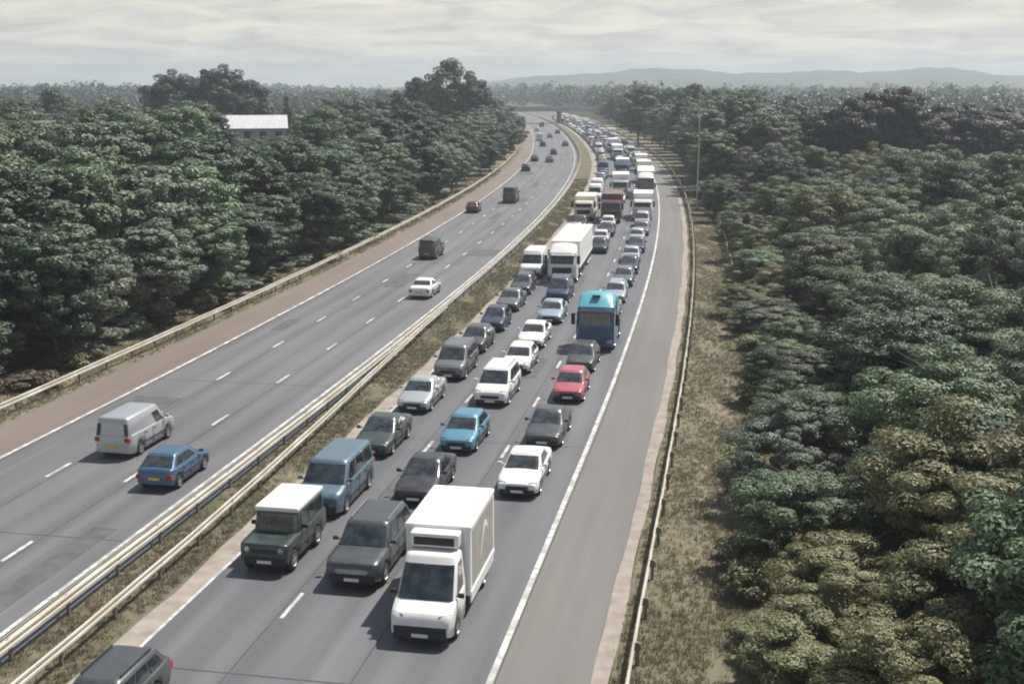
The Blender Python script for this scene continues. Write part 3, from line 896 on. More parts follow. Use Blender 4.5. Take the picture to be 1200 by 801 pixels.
def tractor_cab(root, L, W=2.48, H=3.0, col='white', fair=None, fairH=0.8, lowcol=None, face=None):
    """flat fronted lorry cab, nose at y = L/2, 2.1 m deep"""
    y0 = L / 2; y1 = y0 - 2.15
    def sec(z, fwd, w): return [(-w, y0 - fwd - .25, z), (-w + .22, y0 - fwd - .03, z), (0, y0 - fwd, z), (w - .22, y0 - fwd - .03, z), (w, y0 - fwd - .25, z), (w, y1, z), (-w, y1, z)]
    w = W / 2
    lv = [sec(.42, .10, w), sec(.75, .02, w), sec(1.5, 0, w), sec(1.75, .02, w * .995), sec(H - .25, .22, w * .96), sec(H - .06, .40, w * .92), sec(H, .6, w * .85)]
    n = 7; vs = [p for r in lv for p in r]; fs = []
    for i in range(len(lv) - 1):
        for k in range(n):
            a = i * n + k; b = i * n + (k + 1) % n
            fs.append((a, b, b + n, a + n))
    q = MB(); q.add(vs, fs, 0, False); q.add(lv[-1], [tuple(range(n))], 0); q.add(lv[0], [tuple(range(n))[::-1]], 0)
    part(root, 'cab', q, P(col))
    def lerp(i, a): return Vector(lv[i][a])
    # windscreen
    A = [Vector(lv[3][k]).lerp(Vector(lv[4][k]), .02) for k in (1, 2, 3)]; B = [Vector(lv[3][k]).lerp(Vector(lv[4][k]), .90) for k in (1, 2, 3)]
    q = MB()
    for i in range(2):
        fw = Vector((0, .018, .002)); bk = Vector((0, -.04, 0))
        q.hexa([A[i + 1] + bk, A[i] + bk, B[i] + bk, B[i + 1] + bk], [A[i + 1] + fw, A[i] + fw, B[i] + fw, B[i + 1] + fw])
    part(root, 'windscreen', q, M_glass)
    for sg in (1, -1):
        q = MB(); x = sg * (w * .985)
        q.hexa([(x - sg * .05, y0 - .45, 1.72), (x - sg * .05, y0 - 1.45, 1.72), (x - sg * .06, y0 - 1.45, H - .45), (x - sg * .06, y0 - .62, H - .45)],
               [(x + sg * .02, y0 - .45, 1.72), (x + sg * .02, y0 - 1.45, 1.72), (x - sg * .006, y0 - 1.45, H - .45), (x - sg * .006, y0 - .62, H - .45)])
        part(root, 'side_window', q, M_glass)
        q = MB(); q.bbox(min(sg * (w + .06), sg * (w + .32)), max(sg * (w + .06), sg * (w + .32)), y0 - .28, y0 - .12, 1.75, 2.5, .05)
        q.box(min(sg * (w - .1), sg * (w + .2)), max(sg * (w - .1), sg * (w + .2)), y0 - .22, y0 - .18, 2.42, 2.47)
        part(root, 'wing_mirror', q, M_trim)
        q = MB(); q.bbox(min(sg * .72, sg * 1.12), max(sg * .72, sg * 1.12), y0 - .12, y0 + .03, .58, .80, .03); part(root, 'headlight', q, M_lamp)
    q = MB(); q.bbox(-.85, .85, y0 - .08, y0 + .02, .92, 1.45, .02); part(root, 'grille', q, M_trim if face is None else face)
    q = MB(); q.bbox(-w, w, y0 - .3, y0 + .05, .34, .56, .04); part(root, 'bumper', q, P(lowcol) if lowcol else M_trim)
    q = MB(); q.box(-.26, .26, y0 + .052, y0 + .066, .40, .51); part(root, 'number_plate', q, M_plate_w)
    q = MB(); q.bbox(-w * .92, w * .92, y0 - .33, y0 + .02, H - .36, H - .29, .02); part(root, 'sun_visor', q, M_trim)
    if fair:
        ws = w * .97; q = MB(); k5 = 11
        rows = []
        for j in range(7):
            s = j / 6
            yy = y0 - .5 - 1.45 * s; hh = H - .06 + fairH * sin(s * pi / 2) ** 1.0
            rows.append([(ws * sin((i / (k5 - 1) - .5) * pi), yy + .14 * cos((i / (k5 - 1) - .5) * pi), (H - .08) + (hh - H + .08) * (cos((i / (k5 - 1) - .5) * pi) ** .35 if 0 < i < k5 - 1 else 0)) for i in range(k5)])
        vs = [p for r in rows for p in r]; fs = []
        for j in range(6):
            for i in range(k5 - 1):
                a = j * k5 + i; fs.append((a, a + 1, a + k5 + 1, a + k5))
        q.add(vs, fs, 0, True); q.add(rows[-1], [tuple(range(k5))], 0)
        part(root, 'roof_fairing', q, P(fair))
    return y1

def box_body(root, y_front, length, W, z0, z1, name='box_body', roof=None, side=None):
    q = MB(); q.bbox(-W / 2, W / 2, y_front - length, y_front, z0, z1, .035)
    for sg in (1, -1):                                   # top and bottom edge rails and corner posts
        x = sg * W / 2
        q.box(min(x - .02, x + .02), max(x - .02, x + .02), y_front - length + .03, y_front - .03, z1 - .12, z1 - .02)
        q.box(min(x - .02, x + .025), max(x - .02, x + .025), y_front - length + .03, y_front - .03, z0 + .01, z0 + .14)
    part(root, name, q, side or M_white_gel)
    q = MB(); q.box(-W / 2 + .05, W / 2 - .05, y_front - length + .05, y_front - .05, z1 - .03, z1 + .012)
    part(root, 'roof_panel', q, roof or M_white_gel)
    q = MB()
    for sg in (1, -1): q.box(min(sg * .03, sg * (W / 2 - .08)), max(sg * .03, sg * (W / 2 - .08)), y_front - length - .025, y_front - length + .01, z0 + .08, z1 - .1)
    part(root, 'rear_doors', q, side or M_white_gel)

def make_fridge_van():
    L = 6.25
    root = empty('refrigerated_box_van')
    tag(root, 'white refrigerated box van with cream white roof at the head of the slow lane', 'van')
    S = dict(SPECS['van_cab']); cl = S['L']
    for n, q, m, subs in car_parts('van_cab'):
        q.v = [(x, y + (L - cl) / 2, z) for x, y, z in q.v]
        if n == 'tail_light': continue
        o = part(root, n if n != 'body' else 'cab', q, P('white') if m == 'paint' else m)
        for sn, sq_, sm in subs:
            sq_.v = [(x, y + (L - cl) / 2, z) for x, y, z in sq_.v]
            reg(sq_.build(sn, sm, o), o)
    yf = L / 2 - cl - .06
    box_body(root, yf, L - cl - .06, 2.14, .72, 3.08)
    # fridge unit above the cab roof
    q = MB(); q.bbox(-.80, .80, yf - .01, yf + .52, 2.50, 2.98, .06); u = part(root, 'fridge_unit', q, P('white'))
    g = MB(); g.box(-.66, .66, yf + .515, yf + .53, 2.60, 2.86); reg(g.build('vent', M_trim, u), u)
    # grey side panels with a pale swoosh mark
    for sg in (1, -1):
        x = sg * 1.07
        q = MB(); q.box(min(x, x + sg * .008), max(x, x + sg * .008), yf - 3.6, yf - .25, .98, 2.88); sp = part(root, 'side_panel', q, M_panel_grey)
        e = MB(); pts = []
        for k in range(13):
            a = k / 12; pts.append((yf - 1.55 - 1.1 * a, 1.45 + .95 * sin(a * pi * .75)))
        for (a, b), (c, d) in zip(pts, pts[1:]):
            k = 0.10
            X0, X1 = x + sg * .006, x + sg * .016
            e.hexa([(X0, a, b - k), (X0, c, d - k), (X0, c, d + k), (X0, a, b + k)], [(X1, a, b - k), (X1, c, d - k), (X1, c, d + k), (X1, a, b + k)])
        reg(e.build('emblem', M_white_gel, sp), sp)
        q = MB(); q.bbox(min(x, x - sg * .06), max(x, x - sg * .06), yf - 3.75, yf - .1, .42, .70, .02); part(root, 'side_guard', q, P('white'))
        q = MB(); q.bbox(min(sg * .72, sg * .98), max(sg * .72, sg * .98), -L / 2 - .02, -L / 2 + .06, .55, .70, .02); part(root, 'tail_light', q, M_tail)
    q = MB(); q.box(-.45, .45, -L / 2 + .05, L / 2 - 1.6, .42, .73); part(root, 'chassis', q, M_chassis)
    big_wheels(root, 2.06, (4.85,), L, .34, .26)
    q = MB(); q.bbox(-.98, .98, -L / 2 - .04, -L / 2 + .1, .36, .5, .02); part(root, 'rear_bumper', q, M_trim)
    put(root, 32.6, -8.95, L)
    return root

def make_artic(t, u, label, col='white', roof=None, length=13.4, H=3.65, side=None, name='articulated_lorry', group=None, cabH=2.85, fair='white', face=None, toward=True, cat='lorry'):
    L = 2.15 + .7 + length
    root = empty(name); tag(root, label, cat, group)
    yb = tractor_cab(root, L, H=cabH, col=col, fair=fair, fairH=min(.75, H - cabH + .05), face=face)
    box_body(root, L / 2 - 2.85, length, 2.54, 1.0, H, name='trailer', roof=roof, side=side)
    q = MB(); q.box(-.45, .45, -L / 2 + .2, L / 2 - 1.2, .62, 1.0); q.box(-1.1, 1.1, L / 2 - 4.8, L / 2 - 2.2, .5, .95); part(root, 'chassis', q, M_chassis)
    big_wheels(root, 2.5, (1.35, 4.4, L - 4.4, L - 3.1, L - 1.8), L, .5, .32, rims=t < 200)
    for sg in (1, -1):
        q = MB(); q.bbox(min(sg * 1.22, sg * 1.27), max(sg * 1.22, sg * 1.27), -L / 2 + 5.4, L / 2 - 5.4, .45, .95, .015); part(root, 'side_guard', q, M_trim)
        q = MB(); q.bbox(min(sg * .8, sg * 1.2), max(sg * .8, sg * 1.2), -L / 2 - .03, -L / 2 + .05, .82, .98, .02); part(root, 'tail_light', q, M_tail)
    put(root, t, u, L, toward)
    return root

def make_rigid(t, u, label, col, length=6.0, H=3.6, roof=None, side=None, toward=True, group=None, cabH=2.7, name='box_lorry', fair=None, face=None):
    L = 2.15 + .12 + length
    root = empty(name); tag(root, label, 'lorry', group)
    tractor_cab(root, L, H=cabH, col=col, fair=fair, fairH=max(.2, H - cabH - .1), face=face)
    box_body(root, L / 2 - 2.27, length, 2.5, .95, H, roof=roof, side=side)
    q = MB(); q.box(-.45, .45, -L / 2 + .1, L / 2 - 1.2, .6, .96); part(root, 'chassis', q, M_chassis)
    big_wheels(root, 2.45, (1.3, L - 1.9), L, .47, .32, rims=t < 200)
    for sg in (1, -1):
        q = MB(); q.bbox(min(sg * .8, sg * 1.15), max(sg * .8, sg * 1.15), -L / 2 - .03, -L / 2 + .05, .72, .9, .02); part(root, 'tail_light', q, M_tail)
        q = MB(); q.bbox(min(sg * 1.18, sg * 1.23), max(sg * 1.18, sg * 1.23), -L / 2 + 2.6, L / 2 - 2.5, .45, .9, .015); part(root, 'side_guard', q, M_trim)
    q = MB(); q.box(-.26, .26, -L / 2 - .04, -L / 2 + .05, .62, .73); part(root, 'number_plate', q, M_plate_y)
    put(root, t, u, L, toward)
    return root

def make_blue_lorry():
    L = 6.1
    root = empty('tractor_unit'); tag(root, 'blue lorry cab with rounded teal roof fairing in the slow lane', 'lorry')
    yb = tractor_cab(root, L, H=2.95, col='lorry_blue', fair='lorry_teal', fairH=.85, lowcol='lorry_blue', face=P('lorry_blue'))
    q = MB(); q.bbox(-.28, .28, L / 2 - 1.15, L / 2 - .78, 3.50, 3.60, .04); part(root, 'roof_hatch', q, M_glass)
    for sg in (1, -1):
        q = MB(); q.bbox(min(sg * 1.16, sg * 1.26), max(sg * 1.16, sg * 1.26), yb - .9, yb + .02, .5, 3.3, .04); part(root, 'side_deflector', q, P('lorry_teal'))
        q = MB(); q.bbox(min(sg * .55, sg * 1.18), max(sg * .55, sg * 1.18), yb - 1.6, yb - .1, .45, .98, .05); part(root, 'fuel_tank', q, M_rim)
        q = MB(); q.bbox(min(sg * .7, sg * 1.24), max(sg * .7, sg * 1.24), -L / 2 + .15, -L / 2 + 1.45, 1.0, 1.08, .03); part(root, 'mudguard', q, M_trim)
    q = MB(); q.box(-.42, .42, -L / 2, L / 2 - 1.2, .62, .95); part(root, 'chassis', q, M_chassis)
    q = MB(); q.cyl((0, -L / 2 + 1.2, .95), (0, -L / 2 + 1.2, 1.12), .5, n=14); part(root, 'fifth_wheel', q, M_trim)
    big_wheels(root, 2.48, (1.35, 5.0), L, .5, .34)
    put(root, 74.6, -8.35, L)
    return root

make_fridge_van()
US, UM, UO = -8.45, -12.3, -15.95
QG = 'vehicles standing in the three lane queue'
# outside lane (beside the reservation)
place('estate', 'gunmetal', 24.4, -16.15, 'dark estate car with pale roof rails cut off by the bottom edge', QG)
place('boxy_jeep', 'dark_green', 37.0, -15.75, 'dark boxy off-roader with a white roof at the front of the outside lane', QG)
place('window_van', 'van_blue', 42.6, -15.85, 'blue grey passenger van right behind the white roofed off-roader', QG)
place('saloon', 'dark_green', 50.5, -16.1, 'dark green saloon between the blue grey van and a silver saloon', QG)
place('saloon', 'silver', 58.2, -16.2, 'silver saloon in the outside lane beside the teal and white cars', QG)
place('people_carrier', 'grey', 65.4, -15.95, 'mid grey people carrier, second behind the dark green saloon', QG)
place('hatchback', 'gunmetal', 72.7, -16.1, 'dark grey hatchback behind the mid grey people carrier', QG)
place('hatchback', 'dark_blue', 79.6, -16.1, 'dark navy hatchback behind the dark grey hatchback', QG)
place('saloon', 'grey', 87.2, -16.3, 'mid grey saloon behind the dark navy hatchback', QG)
place('estate', 'gunmetal', 94.6, -16.5, 'dark grey estate car just ahead of the white van beside the long lorry', QG)
place('panel_van', 'white', 103.5, -16.85, 'white panel van beside the cab of the long white lorry', QG)
# middle lane
place('off_roader', 'gunmetal', 36.2, -12.3, 'big dark green-black off-roader between the white box van and the boxy off-roader', QG)
place('saloon', 'black', 44.6, -12.45, 'black saloon half hidden behind the roof of the white box van', QG)
place('hatchback', 'teal', 51.8, -12.3, 'bright teal blue hatchback in the middle lane', QG)
place('people_carrier', 'white', 60.2, -12.4, 'white people carrier behind the teal blue hatchback, foremost of three white cars', QG)
place('hatchback', 'white', 67.6, -12.35, 'white hatchback in the middle of the three white cars', QG)
place('saloon', 'white', 74.6, -12.6, 'white saloon, rearmost of the three white cars, left of the blue lorry', QG)
place('saloon', 'pale_blue', 83.0, -12.5, 'pale silver blue saloon left of the teal roofed lorry', QG)
place('people_carrier', 'dark_blue', 91.3, -13.0, 'dark navy people carrier right in front of the long white lorry', QG)
make_artic(100.8, -13.75, 'long white articulated lorry with a cream trailer roof in the middle lane', roof=M_cream_gel, H=3.4, cabH=2.75)
# slow lane
place('saloon', 'white', 46.3, US, 'white saloon alone behind the white box van in the slow lane', QG)
place('saloon', 'gunmetal', 53.3, US - .05, 'dark grey saloon between the white saloon and the red car', QG)
place('hatchback', 'red', 61.7, US, 'red hatchback in the slow lane, the only red car near the front', QG)
place('hatchback', 'gunmetal', 68.6, US - .15, 'dark hatchback squeezed between the red hatchback and the blue lorry', QG)
make_blue_lorry()

# ---- the rest of the queue, lane by lane, each described from a landmark in its own lane
ORD = ['first', 'second', 'third', 'fourth', 'fifth', 'sixth', 'seventh', 'eighth', 'ninth', 'tenth', 'eleventh', 'twelfth', 'thirteenth', 'fourteenth', 'fifteenth', 'sixteenth', 'seventeenth', 'eighteenth']
WORD = {'gunmetal': 'dark grey', 'pale_blue': 'pale blue', 'dark_blue': 'navy', 'dark_green': 'dark green'}
KW = {'saloon': 'saloon', 'hatchback': 'hatchback', 'estate': 'estate car', 'off_roader': 'off-roader', 'people_carrier': 'people carrier', 'window_van': 'passenger van', 'panel_van': 'panel van'}
FCOL = ['white'] * 8 + ['silver'] * 9 + ['grey'] * 3 + ['gunmetal'] * 3 + ['black'] * 2 + ['dark_blue'] * 3 + ['blue'] * 2 + ['red'] * 2 + ['pale_blue'] * 2 + ['gold', 'dark_green', 'maroon']
FKIND = ['saloon'] * 5 + ['hatchback'] * 6 + ['estate'] * 3 + ['off_roader'] * 2 + ['people_carrier'] * 2 + ['panel_van'] * 2
LANES = {
 'slow': (US, 84.5, 'the blue lorry', [(84.5, 'saloon', 'silver'), (92, 'estate', 'pale_blue'), (100, 'hatchback', 'grey'), (107, 'hatchback', 'dark_blue'), (113.5, 'saloon', 'silver'), (121, 'saloon', 'dark_blue'), (128.5, 'hatchback', 'silver'), (135.5, 'estate', 'grey'), (143, 'people_carrier', 'silver'),
    (151, 'L', 'a tall white van fronted lorry, first of the big vehicles behind the blue lorry'), (163.5, 'hatchback', 'silver'), (170.5, 'saloon', 'grey'), (180, 'D', '')]),
 'middle': (UM, 121, 'the cream roofed articulated lorry', [(120, 'hatchback', 'black'), (126.5, 'saloon', 'white'), (134, 'saloon', 'dark_blue'), (141, 'hatchback', 'white'), (147.5, 'M', ''), (158.5, 'saloon', 'silver'), (166, 'saloon', 'dark_blue'), (173.5, 'hatchback', 'white'), (180, 'G', '')]),
 'outside': (UO, 113, 'the white panel van beside the long lorry', [(111, 'hatchback', 'silver'), (118.5, 'saloon', 'gold'), (126, 'hatchback', 'grey'), (133, 'saloon', 'silver'), (141, 'hatchback', 'black'), (149.5, 'C', ''), (160, 'hatchback', 'grey'), (167, 'saloon', 'silver'), (176, 'W', ''), (187, 'panel_van', 'white')]),
}
for lane, (u, t_start, mark, lst) in LANES.items():
    cnt = 0; end = 0; landmark = mark
    for t, kind, col in lst:
        if kind == 'L':
            make_rigid(t, u - .1, 'white box lorry with dark grille, second lorry in the slow lane', 'white', 5.6, 3.3, cabH=2.6); landmark = 'the white slow lane lorry'; cnt = 0; end = t + 9; continue
        if kind == 'D':
            make_artic(t, u, 'tall lorry with dark green front and white topped trailer against the hard shoulder line', 'forest', length=12.0, H=4.1, cabH=3.3, fair='white', face=P('forest')); landmark = 'the dark green lorry'; cnt = 0; end = t + 16; continue
        if kind == 'M':
            make_rigid(t, u - .1, 'dark maroon box lorry in the middle lane', 'maroon', 6.4, 3.5, roof=P('maroon'), side=P('maroon'), cabH=2.8); landmark = 'the maroon lorry'; cnt = 0; end = t + 10; continue
        if kind == 'G':
            make_rigid(t, u, 'grey white box lorry with dark windscreen behind the maroon lorry in the middle lane', 'silver', 6.4, 3.6, cabH=2.8); landmark = 'the grey white box lorry'; cnt = 0; end = t + 10; continue
        if kind == 'C':
            make_rigid(t, u, 'cream topped box lorry hugging the reservation', 'cream', 5.8, 3.0, cabH=2.5, roof=M_cream_gel); landmark = 'the cream topped lorry'; cnt = 0; end = t + 9; continue
        if kind == 'W':
            place('panel_van', 'white', t, u, 'tall white panel van near the reservation with another white van right behind it', QG); landmark = 'the pair of white vans'; cnt = -1; end = t + 6; continue
        lab = f"{WORD.get(col, col)} {KW[kind]}, {ORD[max(cnt, 0)]} behind {landmark} in the {lane} lane"
        if lane == 'outside' and cnt == -1: lab = 'white panel van right behind the tall white van near the reservation'
        place(kind, col, t, u + RND.uniform(-.2, .2), lab, QG)
        cnt += 1; end = t + SPECS[kind]['L'] + 1.8
    t = end + 1.5; lorry = 0
    r2 = random.Random(hash(lane) % 1000 if False else {'slow': 5, 'middle': 8, 'outside': 13}[lane])
    while t < 610:
        if lane != 'outside' and r2.random() < 0.13 or (lane == 'outside' and r2.random() < .03):
            length = r2.choice([5.5, 6.5, 8.0])
            lorry += 1
            c = r2.choice(['white', 'white', 'silver', 'blue', 'red', 'white'])
            if t < 330:
                near = {1: 'nearest', 2: 'second nearest', 3: 'third nearest', 4: 'fourth nearest', 5: 'fifth nearest', 6: 'sixth nearest', 7: 'seventh nearest'}[min(lorry, 7)]
                lab = f"{WORD.get(c, c)} fronted box lorry, {near} beyond {landmark} in the {lane} lane"; g = 'lorries in the far part of the queue'
            else:
                lab = f"tiny {WORD.get(c, c)} fronted box lorry far back in the queue near the bridge"; g = f'far {WORD.get(c, c)} lorries in the queue'
            make_rigid(t, u + r2.uniform(-.2, .2), lab, c, length, r2.uniform(3.0, 3.8), group=g, roof=r2.choice([None, M_cream_gel, None]), cabH=2.55)
            t += length + 2.3 + r2.uniform(1.2, 2.6)
            continue
        kind = r2.choice(FKIND); col = r2.choice(FCOL + ['white'] * 6 + ['silver'] * 6)
        if t < 330 and cnt < len(ORD):
            lab = f"{WORD.get(col, col)} {KW[kind]}, {ORD[max(cnt, 0)]} car behind {landmark} in the {lane} lane"; g = QG; cnt += 1
        else:
            lab = f"tiny {WORD.get(col, col)} {KW[kind]} far back in the {lane} lane of the queue"; g = f'far {WORD.get(col, col)} {KW[kind]} vehicles in the {lane} lane'
        place(kind, col, t, u + r2.uniform(-.25, .25), lab, g)
        t += SPECS[kind]['L'] + r2.uniform(1.0, 2.3)

# ---- moving carriageway (driving away from the camera)
MG = 'vehicles driving away on the left carriageway'
place('light_van', 'silver', 48.2, -27.7, 'pale silver panel van driving away in the middle of the left carriageway', MG, False)
place('hatchback', 'blue', 44.4, -23.75, 'dark blue hatchback driving away next to the pale silver van', MG, False)
place('saloon', 'white', 91.5, -24.2, 'white saloon driving away near the central reservation', MG, False)
place('light_van', 'gunmetal', 113.5, -28.6, 'dark grey panel van driving away just past the white moving saloon', MG, False)
place('hatchback', 'maroon', 157.5, -31.6, 'dark red hatchback driving away in the lane by the brown hard shoulder', MG, False)
place('panel_van', 'gunmetal', 171.5, -28.2, 'dark panel van with pale roof driving away beyond the dark red hatchback', MG, False)
far_l = [(238, -31.5, 'hatchback', 'black', 'black hatchback driving away, first beyond the dark panel van by the brown hard shoulder'),
         (270, -31.3, 'saloon', 'gunmetal', 'dark grey saloon driving away, second beyond the dark panel van by the brown hard shoulder'),
         (267, -27.8, 'saloon', 'grey', 'grey saloon driving away in the middle lane far up the left carriageway'),
         (297, -27.4, 'hatchback', 'black', 'small black hatchback driving away ahead of the grey saloon in the middle lane'),
         (340, -24.0, 'saloon', 'gunmetal', 'small dark grey saloon driving away close to the far reservation'),
         (338, -30.4, 'estate', 'black', 'small black estate car driving away by the far hard shoulder'),
         (372, -31.2, 'panel_van', 'white', 'tiny white panel van far up the left carriageway'),
         (395, -27.6, 'saloon', 'grey', 'tiny grey saloon far up the middle of the left carriageway'),
         (430, -24.0, 'saloon', 'black', 'tiny black saloon beside the reservation far up the left carriageway'),
         (452, -31.0, 'hatchback', 'silver', 'tiny silver hatchback by the hard shoulder near the bridge on the left carriageway'),
         (500, -27.6, 'off_roader', 'black', 'tiny black off-roader nearest the bridge on the left carriageway')]
for t, u, k, c, lab in far_l: place(k, c, t, u, lab, MG, False)

# ------------------------------------------------------------------ trees
def crown_mesh(name, seed, rx, z0, z1, tufts, per, leaf, mat, tuft_r=(0.5, 1.0), lobes=6, conif=False, fill=0.25):
    """leaves gathered in tufts over an uneven crown volume, with gaps between the tufts"""
    g = np.random.default_rng(seed)
    ld = g.normal(size=(lobes, 3)); ld[:, 2] = np.abs(ld[:, 2]) * 0.7; ld /= np.linalg.norm(ld, axis=1)[:, None]
    la = g.uniform(0.12, 0.42, lobes)
    d = g.normal(size=(tufts, 3)); d[:, 2] = d[:, 2] * 0.9 + 0.28; d /= np.linalg.norm(d, axis=1)[:, None]
    shape = 0.72 + np.max(np.maximum(0, (d @ ld.T - 0.55) / 0.45) * la[None, :] * 1.6, axis=1)
    shape = np.minimum(shape, 1.12)
    rad = np.where(g.random(tufts) < fill, g.uniform(0.25, 0.7, tufts), g.uniform(0.66, 1.10, tufts)) * shape * np.where(d[:, 2] > .55, .88, 1.0)
    hz = (z1 - z0) / 2; zc = (z0 + z1) / 2
    c = d * rad[:, None] * np.array([rx, rx, hz]); c[:, 2] += zc
    if conif:
        k = np.clip((c[:, 2] - z0) / (z1 - z0), 0, 1); c[:, 2] = z0 + k ** 1.35 * (z1 - z0) * .96; c[:, :2] *= np.clip(1.05 - k, 0.03, 1)[:, None]
    c[:, 2] = np.maximum(c[:, 2], z0 * 0.6)
    tr = g.uniform(tuft_r[0], tuft_r[1], tufts)
    if conif: tr *= np.clip(1.25 - k, .35, 1)
    for _ in range(4):                       # pull stray tufts back to the crown
        dd = np.linalg.norm(c[:, None, :] - c[None, :, :], axis=2) / (tr[:, None] + tr[None, :])
        lone = np.sort(dd, axis=1)[:, 3] > 1.1
        c[lone] = np.array([0, 0, zc]) + (c[lone] - np.array([0, 0, zc])) * .9
    n = tufts * per
    tid = np.repeat(np.arange(tufts), per)
    ld2 = g.normal(size=(n, 3)); ld2[:, 2] += 0.35; ld2 /= np.linalg.norm(ld2, axis=1)[:, None]
    rr = g.uniform(0.55, 1.05, n) ** 0.6
    pos = c[tid] + ld2 * (rr * tr[tid])[:, None] * np.array([1.1, 1.1, 0.6])
    nrm = ld2 * 1.0 + np.array([0, 0, 0.22]) + (c[tid] - np.array([0, 0, zc])) * (0.35 / rx) + g.normal(size=(n, 3)) * 0.24
    nrm /= np.linalg.norm(nrm, axis=1)[:, None]
    a = np.cross(nrm, g.normal(size=(n, 3))); a /= np.linalg.norm(a, axis=1)[:, None]
    b = np.cross(nrm, a)
    s = leaf * g.uniform(0.6, 1.35, n)
    P0 = pos - a * s[:, None] * 0.62
    P1 = pos + b * s[:, None] * 0.40 + nrm * (s * 0.12)[:, None]
    P2 = pos + a * s[:, None] * 0.62
    P3 = pos - b * s[:, None] * 0.40 + nrm * (s * 0.12)[:, None]
    V = np.stack([P0, P1, P2, P3], 1).reshape(-1, 3)
    Q = np.arange(4 * n).reshape(n, 4)
    return np_mesh(name, V, Q, mat)

def trunk_mb(h, r, seed, spread):
    g = random.Random(seed); q = MB()
    p = Vector((0, 0, -0.15)); segs = 5
    for i in range(segs):
        nx = Vector((g.uniform(-.06, .06) * h * .3, g.uniform(-.06, .06) * h * .3, h * (i + 1) / segs))
        q.cyl(p, nx, r * (1 - .75 * i / segs), r * (1 - .75 * (i + 1) / segs), n=8, caps=False)
        if i >= 1:
            for _ in range(2):
                a = g.uniform(0, 2 * pi); e = nx + Vector((cos(a) * spread * g.uniform(.4, .75), sin(a) * spread * g.uniform(.4, .75), h * g.uniform(.12, .3)))
                q.cyl(nx, e, r * .38 * (1 - .5 * i / segs), r * .1, n=6, caps=False)
        p = nx
    return q

VAR = {}
def tree_kind(key, n, maker):
    VAR[key] = [maker(i) for i in range(n)]
def mk(name, tone, rx, z0, z1, tufts, per, leaf, tuft_r, lobes=6, conif=False, th=None, tr=0.2, fill=.25):
    def f(i, seedbase=hash(name) % 97 if False else sum(map(ord, name)) % 97):
        g = random.Random(seedbase * 31 + i)
        k = g.uniform(.92, 1.1)
        cm = crown_mesh('crown', seedbase * 100 + i, rx * k, z0, z1, tufts, per, leaf, M_leaf[tone], tuft_r, lobes, conif, fill)
        tm = trunk_mb((th or (z0 + (z1 - z0) * .75)), tr, seedbase + i, rx)
        me = bpy.data.meshes.new('trunk'); me.from_pydata(tm.v, [], tm.f); me.materials.append(M_bark)
        me.polygons.foreach_set('use_smooth', [True] * len(me.polygons)); me.update()
        return cm, me
    return f
# right hand wood: low, dense, leafy
tree_kind('bush_grey', 4, mk('bush_grey', 'grey', 3.1, 0.3, 6.6, 140, 330, 0.105, (.26, .64), fill=.1))
tree_kind('bush_mid', 4, mk('bush_mid', 'mid', 3.2, 0.3, 6.8, 140, 330, 0.108, (.26, .68), fill=.1))
tree_kind('bush_olive', 3, mk('bush_olive', 'olive', 3.0, 0.3, 6.2, 135, 330, 0.10, (.25, .60), fill=.1))
tree_kind('bush_dark', 3, mk('bush_dark', 'dark', 3.1, 0.3, 6.6, 140, 330, 0.108, (.26, .64), fill=.1))
tree_kind('shrub', 3, mk('shrub', 'olive', 1.0, 0.1, 1.9, 26, 90, 0.13, (.2, .45), tr=.05))
tree_kind('shrub_grey', 2, mk('shrub_grey', 'grey', 1.1, 0.1, 2.0, 30, 90, 0.14, (.2, .45), tr=.05))
tree_kind('shrub_brown', 2, mk('shrub_brown', 'brown', 1.1, 0.1, 2.0, 28, 80, 0.14, (.2, .45), tr=.05))
# left hand wood: tall
tree_kind('tall_dark', 4, mk('tall_dark', 'dark', 4.3, 0.5, 14.6, 215, 140, 0.29, (.45, 1.0), lobes=8))
tree_kind('tall_mid', 4, mk('tall_mid', 'mid', 4.4, 0.5, 14.0, 215, 140, 0.29, (.45, 1.05), lobes=8))
tree_kind('tall_grey', 3, mk('tall_grey', 'grey', 4.2, 0.5, 13.6, 210, 140, 0.28, (.45, 1.0), lobes=8))
tree_kind('tall_olive', 2, mk('tall_olive', 'olive', 4.2, 0.5, 13.0, 205, 140, 0.28, (.45, 1.0), lobes=8))
tree_kind('tall_dense', 3, mk('tall_dense', 'deep', 4.4, 0.8, 14.6, 250, 170, 0.30, (.7, 1.25), lobes=8))
tree_kind('conifer', 2, mk('conifer', 'dark', 3.6, 1.5, 17.5, 120, 90, 0.34, (.6, 1.0), conif=True))
tree_kind('gnarled', 2, mk('gnarled', 'dark', 4.6, 6.0, 17.0, 60, 110, 0.36, (.7, 1.3), lobes=9, tr=.35, fill=.1))
NTREES = [0]
def tree(key, x, y, label, group=None, h=1.0, w=1.0, name='broadleaf_tree', cat='tree', z=-0.06):
    v = VAR[key][RND.randrange(len(VAR[key]))]
    r = empty(name, (x, y, z), RND.uniform(0, 2 * pi))
    r.scale = (w, w, h)
    for nm, me in (('trunk', v[1]), ('crown', v[0])):
        o = bpy.data.objects.new(nm, me); COL.objects.link(o); o.parent = r
    tag(r, label, cat, group); NTREES[0] += 1
    return r

